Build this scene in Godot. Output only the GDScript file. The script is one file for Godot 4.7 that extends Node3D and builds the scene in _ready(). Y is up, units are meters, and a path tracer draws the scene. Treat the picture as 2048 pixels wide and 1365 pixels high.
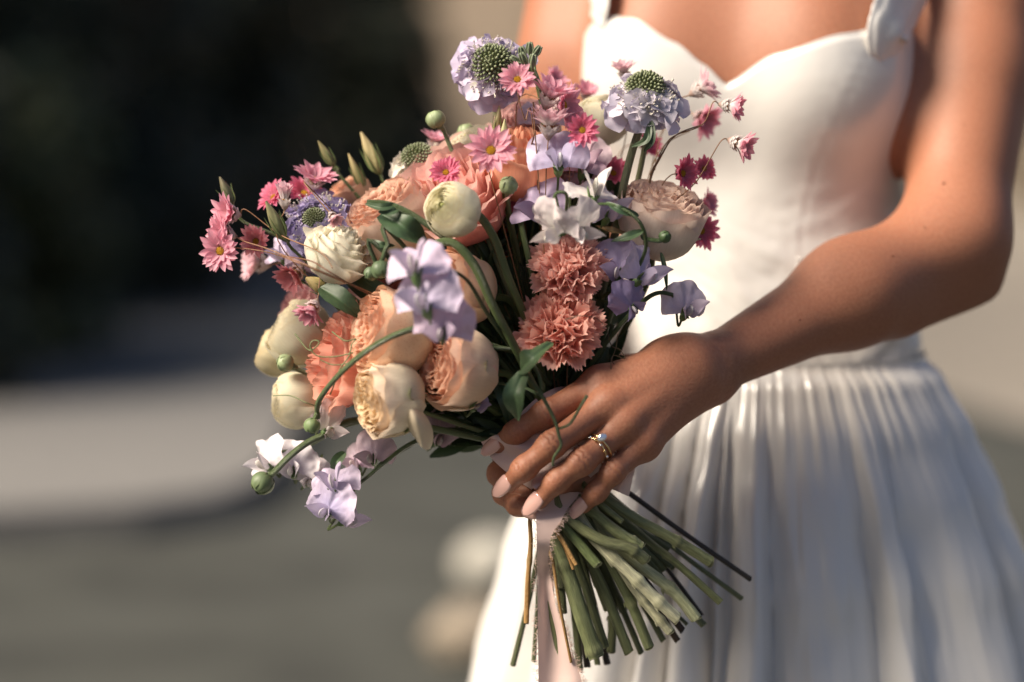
extends Node3D
# A bride in ivory satin holds a bouquet with both hands on a pavement edge; metres, y up.

const S := 2800.0                    # photograph pixels per metre at the distance of the bouquet
const D := 1.73                      # distance from the lens to the bouquet
const U := 1.0 / 2800.0
var eye := Vector3(0.0, 1.22, 1.9)
var cb := Basis(Vector3.RIGHT, deg_to_rad(-6.0))
var rng := RandomNumberGenerator.new()
var noise := FastNoiseLite.new()
var used := {}
var meshes := {}
var M := {}
var bind := Vector3.ZERO             # where all the stems cross in the hands


class Buf:
	var v := PackedVector3Array()
	var n := PackedVector3Array()
	var c := PackedColorArray()
	var uv := PackedVector2Array()
	var ix := PackedInt32Array()

	func grid(p: PackedVector3Array, col: PackedColorArray, nu: int, nv: int, wrap := false) -> void:
		var base := v.size()
		var nn := PackedVector3Array()
		nn.resize(p.size())
		var cu := nu if wrap else nu - 1
		for j in nv - 1:
			for i in cu:
				var a := j * nu + i
				var b := j * nu + (i + 1) % nu
				var e := a + nu
				var f := b + nu
				var fn := (p[f] - p[a]).cross(p[b] - p[e])
				nn[a] += fn
				nn[b] += fn
				nn[e] += fn
				nn[f] += fn
				ix.append(base + a)
				ix.append(base + b)
				ix.append(base + f)
				ix.append(base + a)
				ix.append(base + f)
				ix.append(base + e)
		for k in p.size():
			nn[k] = nn[k].normalized() if nn[k].length_squared() > 1e-24 else Vector3.UP
			uv.append(Vector2(float(k % nu) / maxf(nu - 1, 1), float(k / nu) / maxf(nv - 1, 1)))
		v.append_array(p)
		n.append_array(nn)
		c.append_array(col)

	func tube(p: PackedVector3Array, r: PackedFloat32Array, col: PackedColorArray, sides := 8, cap := true) -> void:
		# swept round section; col has one entry per point (or one for all)
		var m := p.size()
		var pts := PackedVector3Array()
		var cols := PackedColorArray()
		var t0 := (p[1] - p[0]).normalized()
		var x := t0.cross(Vector3.UP)
		if x.length() < 0.05:
			x = t0.cross(Vector3.RIGHT)
		x = x.normalized()
		var rows := m + (2 if cap else 0)
		for q in rows:
			var k := clampi(q - (1 if cap else 0), 0, m - 1)
			var t := (p[mini(k + 1, m - 1)] - p[maxi(k - 1, 0)]).normalized()
			x = (x - t * x.dot(t)).normalized()
			var y := t.cross(x)
			var rad := r[k] if r.size() > 1 else r[0]
			if cap and (q == 0 or q == rows - 1):
				rad *= 0.02
			for i in sides:
				var an := TAU * i / sides
				pts.append(p[k] + (x * cos(an) + y * sin(an)) * rad)
				cols.append(col[k] if col.size() > 1 else col[0])
		grid(pts, cols, sides, rows, true)

	func ball(at: Vector3, b: Basis, col: Color, nu := 8, nv := 6) -> void:
		var pts := PackedVector3Array()
		var cols := PackedColorArray()
		for j in nv:
			var th := PI * (float(j) / (nv - 1) - 0.5)
			for i in nu:
				var an := TAU * i / nu
				pts.append(at + b * Vector3(cos(th) * cos(an), sin(th), -cos(th) * sin(an)))
				cols.append(col)
		grid(pts, cols, nu, nv, true)

	func mesh() -> ArrayMesh:
		var a := []
		a.resize(Mesh.ARRAY_MAX)
		a[Mesh.ARRAY_VERTEX] = v
		a[Mesh.ARRAY_NORMAL] = n
		a[Mesh.ARRAY_COLOR] = c
		a[Mesh.ARRAY_TEX_UV] = uv
		a[Mesh.ARRAY_INDEX] = ix
		var m := ArrayMesh.new()
		m.add_surface_from_arrays(Mesh.PRIMITIVE_TRIANGLES, a)
		return m


# ---------------------------------------------------------------- places, names
func at(px: float, py: float, d := 0.0) -> Vector3:
	var k := (D - d) / D
	return eye + cb * Vector3((px - 1024.0) * U * k, (682.5 - py) * U * k, d - D)


func ground_at(px: float, py: float, high := 0.0) -> Vector3:
	var r := cb * Vector3((px - 1024.0) * U, (682.5 - py) * U, -D)
	return eye + r * ((high - eye.y) / r.y)


func dir(x: float, y: float, z: float) -> Vector3:
	return (cb * Vector3(x, y, z)).normalized()


func numbered(called: String) -> String:
	used[called] = used.get(called, -1) + 1
	return called if used[called] == 0 else "%s_%03d" % [called, used[called]]


func thing(called: String, label: String, category: String, where := Transform3D(), group := "") -> Node3D:
	var o := Node3D.new()
	o.name = numbered(called)
	o.transform = where
	tag(o, label, category, group)
	add_child(o)
	return o


func tag(o: Node3D, label: String, category: String, group := "") -> void:
	o.set_meta("label", label)
	o.set_meta("category", category)
	if group:
		o.set_meta("group", group)


func part(called: String, m: Mesh, material: Material, parent: Node3D, where := Transform3D()) -> MeshInstance3D:
	var o := MeshInstance3D.new()
	o.name = called
	o.mesh = m
	o.material_override = material
	o.transform = where
	parent.add_child(o, true)
	return o


func world_part(called: String, b: Buf, material: Material, parent: Node3D) -> MeshInstance3D:
	# the shape is given in world coordinates, the parent is a top-level thing
	return part(called, b.mesh(), material, parent, parent.transform.affine_inverse())


func structure(called: String, m: Mesh, material: Material) -> MeshInstance3D:
	var o := part(called, m, material, self)
	o.name = numbered(called)
	o.set_meta("kind", "structure")
	return o


func along(axis: Vector3, roll := 0.0) -> Basis:
	var y := axis.normalized()
	var x := y.cross(Vector3.FORWARD)
	if x.length() < 0.1:
		x = y.cross(Vector3.RIGHT)
	x = x.normalized()
	return Basis(x, y, x.cross(y)) * Basis(Vector3.UP, roll)


func smooth(p: Array, steps := 6) -> PackedVector3Array:
	var out := PackedVector3Array()
	var m := p.size()
	for k in m - 1:
		var a: Vector3 = p[maxi(k - 1, 0)]
		var b: Vector3 = p[k]
		var c: Vector3 = p[k + 1]
		var e: Vector3 = p[mini(k + 2, m - 1)]
		for s in steps:
			out.append(b.cubic_interpolate(c, a, e, float(s) / steps))
	out.append(p[m - 1])
	return out


func table(x: float, xs: Array, ys: Array) -> float:
	if x <= xs[0]:
		return ys[0]
	for k in xs.size() - 1:
		if x <= xs[k + 1]:
			var t: float = (x - xs[k]) / (xs[k + 1] - xs[k])
			return lerpf(ys[k], ys[k + 1], t * t * (3.0 - 2.0 * t) * 0.5 + t * 0.5)
	return ys[-1]


func rough_texture(freq: float, seed_: int, octaves := 4, type := FastNoiseLite.TYPE_SIMPLEX_SMOOTH) -> NoiseTexture2D:
	var n := FastNoiseLite.new()
	n.noise_type = type
	n.seed = seed_
	n.frequency = freq
	n.fractal_octaves = octaves
	var t := NoiseTexture2D.new()
	t.width = 512
	t.height = 512
	t.seamless = true
	t.noise = n
	return t


func tone_texture(freq: float, seed_: int, lo: Color, hi: Color, octaves := 4) -> NoiseTexture2D:
	var t := rough_texture(freq, seed_, octaves)
	var g := Gradient.new()
	g.set_color(0, lo.linear_to_srgb())
	g.set_color(1, hi.linear_to_srgb())
	t.color_ramp = g
	return t


func mat(called: String, col: Color, rough := 0.6, back := 0.0) -> StandardMaterial3D:
	var m := StandardMaterial3D.new()
	m.resource_name = called
	m.albedo_color = col.linear_to_srgb()
	m.roughness = rough
	m.vertex_color_use_as_albedo = true
	m.cull_mode = BaseMaterial3D.CULL_DISABLED
	if back > 0.0:
		m.backlight_enabled = true
		m.backlight = Color(back, back, back).linear_to_srgb()
	M[called] = m
	return m


func relief(m: StandardMaterial3D, t: Texture2D, cm: float, scale: float) -> void:
	m.heightmap_enabled = true
	m.heightmap_texture = t
	m.heightmap_scale = cm
	m.uv1_triplanar = true
	m.uv1_scale = Vector3.ONE * scale


func _ready() -> void:
	rng.seed = 7
	noise.seed = 11
	noise.frequency = 1.0
	light_and_lens()
	materials()
	place()
	bind = at(1122, 900, -0.008)
	bride()
	bouquet()
	ribbon_and_stems()


func light_and_lens() -> void:
	var cam := Camera3D.new()
	cam.name = "camera"
	cam.transform = Transform3D(cb, eye)
	cam.fov = rad_to_deg(2.0 * atan(1365.0 / 2.0 * U / D))
	cam.near = 0.05
	cam.far = 200.0
	var lens := CameraAttributesPhysical.new()
	lens.frustum_focal_length = 85.0
	lens.exposure_aperture = 1.8
	lens.frustum_focus_distance = D - 0.025
	cam.attributes = lens
	add_child(cam)
	cam.fov = rad_to_deg(2.0 * atan(1365.0 / 2.0 * U / D))
	var sky := ProceduralSkyMaterial.new()
	sky.sky_top_color = Color(0.46, 0.55, 0.71)
	sky.sky_horizon_color = Color(0.84, 0.82, 0.78)
	sky.sky_curve = 0.12
	sky.ground_horizon_color = Color(0.42, 0.38, 0.33)
	sky.ground_bottom_color = Color(0.3, 0.28, 0.25)
	sky.energy_multiplier = 0.34
	var s := Sky.new()
	s.sky_material = sky
	var e := Environment.new()
	e.background_mode = Environment.BG_SKY
	e.sky = s
	e.tonemap_mode = Environment.TONE_MAPPER_LINEAR
	e.tonemap_exposure = 1.88
	e.sdfgi_enabled = true
	e.ssao_enabled = true
	e.ssil_enabled = true
	var w := WorldEnvironment.new()
	w.name = "environment"
	w.environment = e
	add_child(w)
	var sun := DirectionalLight3D.new()
	sun.name = "sun"
	sun.light_color = Color(1.0, 0.945, 0.87)
	sun.light_energy = 1.45
	sun.light_angular_distance = 28.0
	sun.shadow_enabled = true
	sun.transform = Transform3D(Basis.looking_at(-Vector3(-0.68, 0.66, 0.29).normalized(), Vector3.UP), Vector3(-3, 5, 2))
	add_child(sun)


func materials() -> void:
	var skin := mat("skin", Color(0.40, 0.18, 0.104), 0.56)
	skin.subsurf_scatter_enabled = true
	skin.subsurf_scatter_strength = 0.12
	skin.albedo_texture = tone_texture(0.05, 3, Color(0.74, 0.62, 0.59), Color(1.08, 1.06, 1.05), 6)
	relief(skin, rough_texture(0.09, 5, 3, FastNoiseLite.TYPE_CELLULAR), 0.018, 12.0)
	var satin := mat("satin", Color(0.72, 0.70, 0.672), 0.22)
	satin.rim_enabled = true
	satin.rim = 0.08
	satin.rim_tint = 0.3
	relief(satin, rough_texture(0.012, 8, 3), 0.05, 3.0)
	satin.metallic_specular = 0.78
	var strap := mat("strap", Color(0.72, 0.70, 0.675), 0.45)
	strap.rim_enabled = true
	strap.rim = 0.3
	var nail := mat("nail", Color(0.72, 0.43, 0.37), 0.14)
	nail.clearcoat_enabled = true
	nail.clearcoat = 1.0
	nail.clearcoat_roughness = 0.05
	var gold := mat("gold", Color(0.83, 0.60, 0.30), 0.18)
	gold.metallic = 1.0
	var gem := mat("gem", Color(0.93, 0.94, 0.96), 0.04)
	gem.metallic = 0.85
	gem.clearcoat_enabled = true
	gem.clearcoat = 1.0
	var rib := mat("ribbon", Color(0.74, 0.55, 0.50), 0.6, 0.3)
	rib.rim_enabled = true
	rib.rim = 0.4
	relief(rib, rough_texture(0.2, 21, 2), 0.012, 30.0)
	for q in ["petal", "thin_petal", "ruffled_petal"]:
		var p := mat(q, Color(1, 1, 1), 0.55, 0.55 if q == "petal" else 1.0)
		p.rim_enabled = true
		p.rim = 0.25
		p.rim_tint = 0.6
		p.albedo_texture = tone_texture(0.02, 31, Color(0.90, 0.875, 0.865), Color(1.0, 1.0, 1.0), 5)
		p.uv1_scale = Vector3(4.0, 0.45, 1.0)       # fine veins that run along the petal
		p.heightmap_enabled = q != "ruffled_petal"
		p.heightmap_texture = p.albedo_texture
		p.heightmap_scale = 0.012
	var fr := rough_texture(0.035, 34, 1, FastNoiseLite.TYPE_CELLULAR)
	var fg := Gradient.new()
	fg.offsets = PackedFloat32Array([0.0, 0.05, 0.10, 1.0])
	fg.colors = PackedColorArray([Color(0.74, 0.55, 0.40), Color(0.86, 0.72, 0.60), Color(1, 1, 1), Color(1, 1, 1)])
	fr.color_ramp = fg
	var fp: StandardMaterial3D = M.petal.duplicate()
	fp.albedo_texture = fr
	fp.uv1_scale = Vector3(1.3, 1.0, 1.0)
	fp.heightmap_enabled = false
	M["freckled_petal"] = fp
	var green := mat("green", Color(1, 1, 1), 0.5, 0.15)
	green.albedo_texture = tone_texture(0.03, 41, Color(0.72, 0.75, 0.7), Color(1.0, 1.0, 1.0), 5)
	green.uv1_triplanar = true
	green.uv1_world_triplanar = true
	green.uv1_scale = Vector3.ONE * 6.0
	var stem := mat("stem", Color(1, 1, 1), 0.36)
	stem.albedo_texture = tone_texture(0.03, 43, Color(0.55, 0.58, 0.5), Color(1.15, 1.12, 1.05), 5)
	stem.uv1_scale = Vector3(3.0, 0.7, 1.0)          # fibres that run along the stem
	stem.heightmap_enabled = true
	stem.heightmap_texture = rough_texture(0.04, 45, 4)
	stem.heightmap_scale = 0.05
	var wood := mat("twig", Color(1, 1, 1), 0.6)
	relief(wood, rough_texture(0.05, 46, 4), 0.05, 12.0)
	var asphalt := mat("asphalt", Color(0.056, 0.058, 0.050), 0.9)
	asphalt.albedo_texture = tone_texture(0.012, 51, Color(0.45, 0.45, 0.44), Color(1.4, 1.4, 1.36), 6)
	relief(asphalt, rough_texture(0.2, 52, 3), 0.5, 0.35)
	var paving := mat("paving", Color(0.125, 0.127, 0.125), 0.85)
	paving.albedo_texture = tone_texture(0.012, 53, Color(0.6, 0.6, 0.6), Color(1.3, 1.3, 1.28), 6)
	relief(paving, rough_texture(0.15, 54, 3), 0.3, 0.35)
	var kerb := mat("kerb", Color(0.215, 0.206, 0.195), 0.85)
	kerb.albedo_texture = tone_texture(0.03, 55, Color(0.75, 0.75, 0.75), Color(1.1, 1.1, 1.1), 5)
	relief(kerb, rough_texture(0.15, 56, 3), 0.3, 1.2)
	var gravel := mat("gravel", Color(0.36, 0.315, 0.26), 0.95)
	gravel.albedo_texture = tone_texture(0.08, 57, Color(0.6, 0.6, 0.6), Color(1.1, 1.1, 1.1), 5)
	relief(gravel, rough_texture(0.25, 58, 3), 0.6, 1.0)
	var wall := mat("wall", Color(0.27, 0.215, 0.165), 0.9)
	wall.albedo_texture = tone_texture(0.02, 59, Color(0.75, 0.75, 0.75), Color(1.1, 1.1, 1.1), 5)
	relief(wall, rough_texture(0.1, 60, 3), 0.5, 0.8)
	mat("leaf", Color(1, 1, 1), 0.6, 0.1)
	var rock := mat("rock", Color(1, 1, 1), 0.9)
	relief(rock, rough_texture(0.03, 62, 5), 2.0, 2.0)
	mat("bark", Color(0.06, 0.045, 0.03), 0.9)


# ---------------------------------------------------------------- the place behind
func ground_sheet(outline: Array, y: float, called: String, m: Material, thick := 0.0) -> void:
	var flat := PackedVector2Array()
	for p in outline:
		flat.append(Vector2(p.x, p.z))
	if Geometry2D.is_polygon_clockwise(flat):
		flat.reverse()
	var st := SurfaceTool.new()
	st.begin(Mesh.PRIMITIVE_TRIANGLES)
	st.set_color(Color.WHITE)
	var ids := Geometry2D.triangulate_polygon(flat)
	for k in range(0, ids.size(), 3):
		var t := [flat[ids[k]], flat[ids[k + 1]], flat[ids[k + 2]]]
		var cr: float = (t[1] - t[0]).cross(t[2] - t[0])
		if cr < 0:
			t.reverse()
		for q in t:
			st.set_normal(Vector3.UP)
			st.add_vertex(Vector3(q.x, y, q.y))
	if thick > 0.0:
		for k in flat.size():
			var a := flat[k]
			var b := flat[(k + 1) % flat.size()]
			var nn := Vector3(b.y - a.y, 0, a.x - b.x).normalized()
			var q := [Vector3(a.x, y, a.y), Vector3(b.x, y, b.y), Vector3(b.x, y - thick, b.y), Vector3(a.x, y - thick, a.y)]
			var mid := (a + b) / 2.0 + Vector2(nn.x, nn.z) * 0.01
			var order := [0, 1, 2, 0, 2, 3]
			if Geometry2D.is_point_in_polygon(mid, flat):
				nn = -nn
			if (q[2] - q[0]).cross(q[1] - q[0]).dot(nn) < 0:
				order = [0, 2, 1, 0, 3, 2]
			for o in order:
				st.set_normal(nn)
				st.add_vertex(q[o])
	structure(called, st.commit(), m)


func place() -> void:
	ground_sheet([Vector3(-90, 0, 20), Vector3(90, 0, 20), Vector3(90, 0, -90), Vector3(-90, 0, -90)], 0.0, "ground", M.asphalt)
	# raised pavement on the left with a rounded corner: a pale kerb in front, greyer paving behind
	var near := []
	for q in [[-900, 1080], [-300, 1040], [0, 1022], [280, 1005], [430, 985], [510, 955], [556, 905], [575, 855], [610, 790], [700, 690], [800, 600]]:
		near.append(ground_at(q[0], q[1], 0.09))
	var inner := []
	for q in [[-900, 850], [-300, 830], [0, 812], [300, 800], [410, 785], [480, 765], [530, 725], [600, 660], [700, 570]]:
		inner.append(ground_at(q[0], q[1], 0.09))
	var ring: Array = inner.duplicate()
	ring.reverse()
	ground_sheet(near + ring, 0.09, "kerb", M.kerb, 0.09)
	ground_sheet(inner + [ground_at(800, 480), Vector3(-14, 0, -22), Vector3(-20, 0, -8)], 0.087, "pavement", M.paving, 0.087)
	# sunlit gravel on the right, beyond the asphalt
	ground_sheet([ground_at(1500, 700), ground_at(1850, 790), ground_at(2048, 850), ground_at(2400, 900), Vector3(30, 0, -12), Vector3(30, 0, -40), Vector3(-2, 0, -40), ground_at(1000, 600)], 0.004, "gravel_path", M.gravel)
	# dark shrubs on the left and far right
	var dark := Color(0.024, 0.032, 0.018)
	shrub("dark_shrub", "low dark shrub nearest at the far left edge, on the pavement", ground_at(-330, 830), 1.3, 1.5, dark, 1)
	shrub("dark_shrub", "low dark shrub behind the pavement, faint light put into its greener leaves", ground_at(-50, 745), 1.4, 1.3, Color(0.045, 0.058, 0.022), 2)  # lighter leaf colour stands for the faint light on this shrub
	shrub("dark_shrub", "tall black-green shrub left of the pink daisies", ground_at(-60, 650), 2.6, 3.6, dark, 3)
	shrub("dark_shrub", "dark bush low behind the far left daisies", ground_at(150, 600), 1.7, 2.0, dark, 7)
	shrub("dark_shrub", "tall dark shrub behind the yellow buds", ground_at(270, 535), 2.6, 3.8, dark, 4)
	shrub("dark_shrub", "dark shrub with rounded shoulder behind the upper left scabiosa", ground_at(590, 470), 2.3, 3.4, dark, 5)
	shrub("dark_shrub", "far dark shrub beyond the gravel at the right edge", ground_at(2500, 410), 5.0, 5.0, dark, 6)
	# unseen trees added on the left to shade the shrubs and rear pavement
	shrub("added_shade_tree", "slim unseen tree added for shade on the left, closest to the kerb", Vector3(-6.8, 0, -6.3), 3.6, 9.5, Color(0.04, 0.055, 0.025), 30)
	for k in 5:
		shrub("added_shade_tree", ["tall unseen tree added for shade on the left, nearest", "tall unseen tree added for shade on the left, second", "tall unseen tree added for shade on the left, third", "tall unseen tree added for shade on the left, fourth", "tall unseen tree added for shade on the left, farthest"][k], Vector3(-7.5 - k * 0.5, 0, -10.6 - k * 3.0), 5.2, 9.5 + (k % 2), Color(0.04, 0.055, 0.025), 20 + k)
	# sandy wall of a building far behind
	var w := thing("sandy_wall", "sunlit sandy stone wall far behind the shoulder", "wall", Transform3D(Basis(Vector3.UP, -0.6), Vector3(1.5, 0, -26)))
	for row in 9:
		var x := -9.0 - fmod(row * 0.43, 0.9)
		while x < 9.0:
			var wd := rng.randf_range(0.9, 1.5)
			var bm := BoxMesh.new()
			bm.size = Vector3(wd - 0.02, 0.58, 0.5)
			part("stone", bm, M.wall, w, Transform3D(Basis(), Vector3(x + wd / 2.0, 0.3 + row * 0.6, rng.randf_range(-0.03, 0.03))))
			x += wd
	# two pale boulders on the asphalt behind the skirt
	boulder("white rounded boulder on asphalt just left of the skirt", ground_at(990, 1165), Vector3(0.10, 0.065, 0.085), Color(0.44, 0.42, 0.37), 1)
	boulder("sandy boulder low beside the skirt's left edge", ground_at(955, 1318), Vector3(0.11, 0.07, 0.10), Color(0.27, 0.225, 0.175), 2)


func boulder(label: String, p: Vector3, size: Vector3, col: Color, sd: int) -> void:
	var b := Buf.new()
	var pts := PackedVector3Array()
	var cols := PackedColorArray()
	for j in 16:
		var th := PI * (j / 15.0 - 0.5)
		for i in 24:
			var q := Vector3(cos(th) * cos(TAU * i / 24), sin(th), -cos(th) * sin(TAU * i / 24))
			var k := 1.0 + 0.22 * noise.get_noise_3d(q.x * 1.3 + sd * 7, q.y * 1.3, q.z * 1.3)
			pts.append(q * size * k + Vector3(0, size.y * 0.75, 0))
			cols.append(col)
	b.grid(pts, cols, 24, 16, true)
	var o := part("boulder", b.mesh(), M.rock, self, Transform3D(Basis(), p))
	o.name = numbered("boulder")
	tag(o, label, "boulder", "pale boulders beside the skirt")


func shrub(called: String, label: String, p: Vector3, wide: float, high: float, col: Color, sd: int) -> void:
	var t := thing(called, label, "shrub" if called == "dark_shrub" else "tree", Transform3D(Basis(), Vector3(p.x, 0, p.z)), "dark shrubs behind the pavement" if called == "dark_shrub" else "added shade trees on the left")
	var r := RandomNumberGenerator.new()
	r.seed = sd
	var trunk := Buf.new()
	for k in 5:
		var tip := Vector3(r.randf_range(-0.5, 0.5) * wide, high * 0.6, r.randf_range(-0.3, 0.3) * wide)
		trunk.tube(smooth([Vector3(tip.x * 0.15, 0, tip.z * 0.15), tip * 0.5 + Vector3(0, 0.1, 0), tip], 4), PackedFloat32Array([0.05]), PackedColorArray([Color.WHITE]), 7)
	part("trunk", trunk.mesh(), M.bark, t)
	var b := Buf.new()
	var lobes := []
	for k in 22:
		lobes.append([Vector3(r.randf_range(-0.75, 0.75) * wide * 0.5, high * r.randf_range(0.06, 0.84), r.randf_range(-0.55, 0.55) * wide * 0.5), r.randf_range(0.2, 0.3) * minf(wide, high)])
	for l in lobes:
		for k in 520:
			var q := Vector3(r.randfn(), r.randfn(), r.randfn()).normalized()
			var c: Vector3 = l[0] + q * l[1] * pow(r.randf(), 0.35) * Vector3(1, 0.9, 1)
			if c.y < 0.03:
				continue
			var x := Vector3(r.randfn(), r.randfn(), r.randfn()).normalized()
			var y := (q + Vector3(0, 0.5, 0) + x * 0.8).cross(x).normalized()
			var sz := r.randf_range(0.05, 0.08) * sqrt(high * 0.6)
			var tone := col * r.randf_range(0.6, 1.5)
			b.grid(PackedVector3Array([c - x * sz * 0.1 - y * sz, c + x * sz * 0.5, c - x * sz * 0.5, c + y * sz]), PackedColorArray([tone, tone, tone, tone]), 2, 2)
	var o := part("crown", b.mesh(), M.leaf, t)
	o.set_meta("kind", "stuff")


# ---------------------------------------------------------------- the bride
# The body is one distance field: tapered bones joined by a smooth minimum, meshed as surface nets.
var ba := PackedVector3Array()
var bb := PackedVector3Array()
var ra := PackedFloat32Array()
var rb := PackedFloat32Array()
var bk := PackedFloat32Array()       # how softly the bone joins what comes before it
var bg := PackedInt32Array()         # 0 and 1: the two arms with their palms; 2 and up: a finger each
var creases := []
var front := Vector3.ZERO            # the way the chest faces
var side := Vector3.ZERO             # towards her left


func bone(g: int, a: Vector3, b: Vector3, r0: float, r1: float, k := 0.012) -> void:
	ba.append(a)
	bb.append(b)
	ra.append(r0)
	rb.append(r1)
	bk.append(k)
	bg.append(g)


func smin(a: float, b: float, k: float) -> float:
	var h := maxf(k - absf(a - b), 0.0) / k
	return minf(a, b) - h * h * k * 0.25


func axis_at(y: float) -> Vector3:
	# the middle of the trunk at world height y
	var py := 682.5 - (y - 1.011) / U * 0.869
	return at(table(py, [-400, 150, 420, 700, 1400], [1490, 1506, 1514, 1530, 1530]), py, -0.272)


func trunk_size(y: float) -> Vector2:
	return Vector2(table(y, [0.6, 1.0, 1.07, 1.15, 1.24, 1.33, 1.40], [0.17, 0.126, 0.121, 0.122, 0.128, 0.140, 0.148]), table(y, [0.6, 1.0, 1.07, 1.15, 1.24, 1.33, 1.40], [0.15, 0.098, 0.094, 0.096, 0.102, 0.098, 0.085]))


var trunk_mid := PackedVector3Array()
var trunk_wide := PackedVector2Array()


func trunk(p: Vector3, soft: float) -> float:
	if trunk_mid.is_empty():
		for k in 601:
			trunk_mid.append(axis_at(0.4 + k * 0.002))
			trunk_wide.append(trunk_size(0.4 + k * 0.002))
	var f := clampf((p.y - 0.4) / 0.002, 0.0, 599.0)
	var k0 := int(f)
	var m := trunk_mid[k0].lerp(trunk_mid[k0 + 1], f - k0)
	var s := trunk_wide[k0].lerp(trunk_wide[k0 + 1], f - k0)
	var e := p - m
	e.y = 0.0
	var q := Vector2(e.dot(side) / s.x, e.dot(front) / s.y)
	var l := q.length()
	var d := (l - 1.0) * lerpf(s.y, s.x, absf(q.x) / maxf(l, 1e-4)) * 0.92
	if absf(p.y - bust[0].y) < 0.16:
		for c in bust:
			e = p - c
			e.y *= 0.92 if e.y < 0.0 else 0.74
			d = smin(d, e.length() - 0.065, soft)
	return d

var bust := PackedVector3Array()


func field(p: Vector3, act: PackedInt32Array, with_trunk: bool, with_bust := true) -> float:
	var d0 := 1e3
	var d1 := 1e3
	var best := 1e3
	var g := -1
	var df := 1e3
	for q in act:
		var a := ba[q]
		var ab := bb[q] - a
		var t := clampf((p - a).dot(ab) / maxf(ab.length_squared(), 1e-9), 0.0, 1.0)
		var d := (p - a - ab * t).length() - lerpf(ra[q], rb[q], t)
		var bgq := bg[q]
		if bgq == 0:
			d0 = smin(d0, d, bk[q])
		elif bgq == 1:
			d1 = smin(d1, d, bk[q])
		else:
			if bgq != g:
				if g > 1:
					best = minf(best, smin(d0 if g < 10 else d1, df, 0.007))
				g = bgq
				df = d
			else:
				df = smin(df, d, bk[q])
	if g > 1:
		best = minf(best, smin(d0 if g < 10 else d1, df, 0.007))
	if with_trunk:
		var tr := trunk(p, 0.045)
		d0 = smin(d0, tr, 0.035)
		d1 = smin(d1, tr, 0.035)
	return minf(best, minf(d0, d1))


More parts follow.
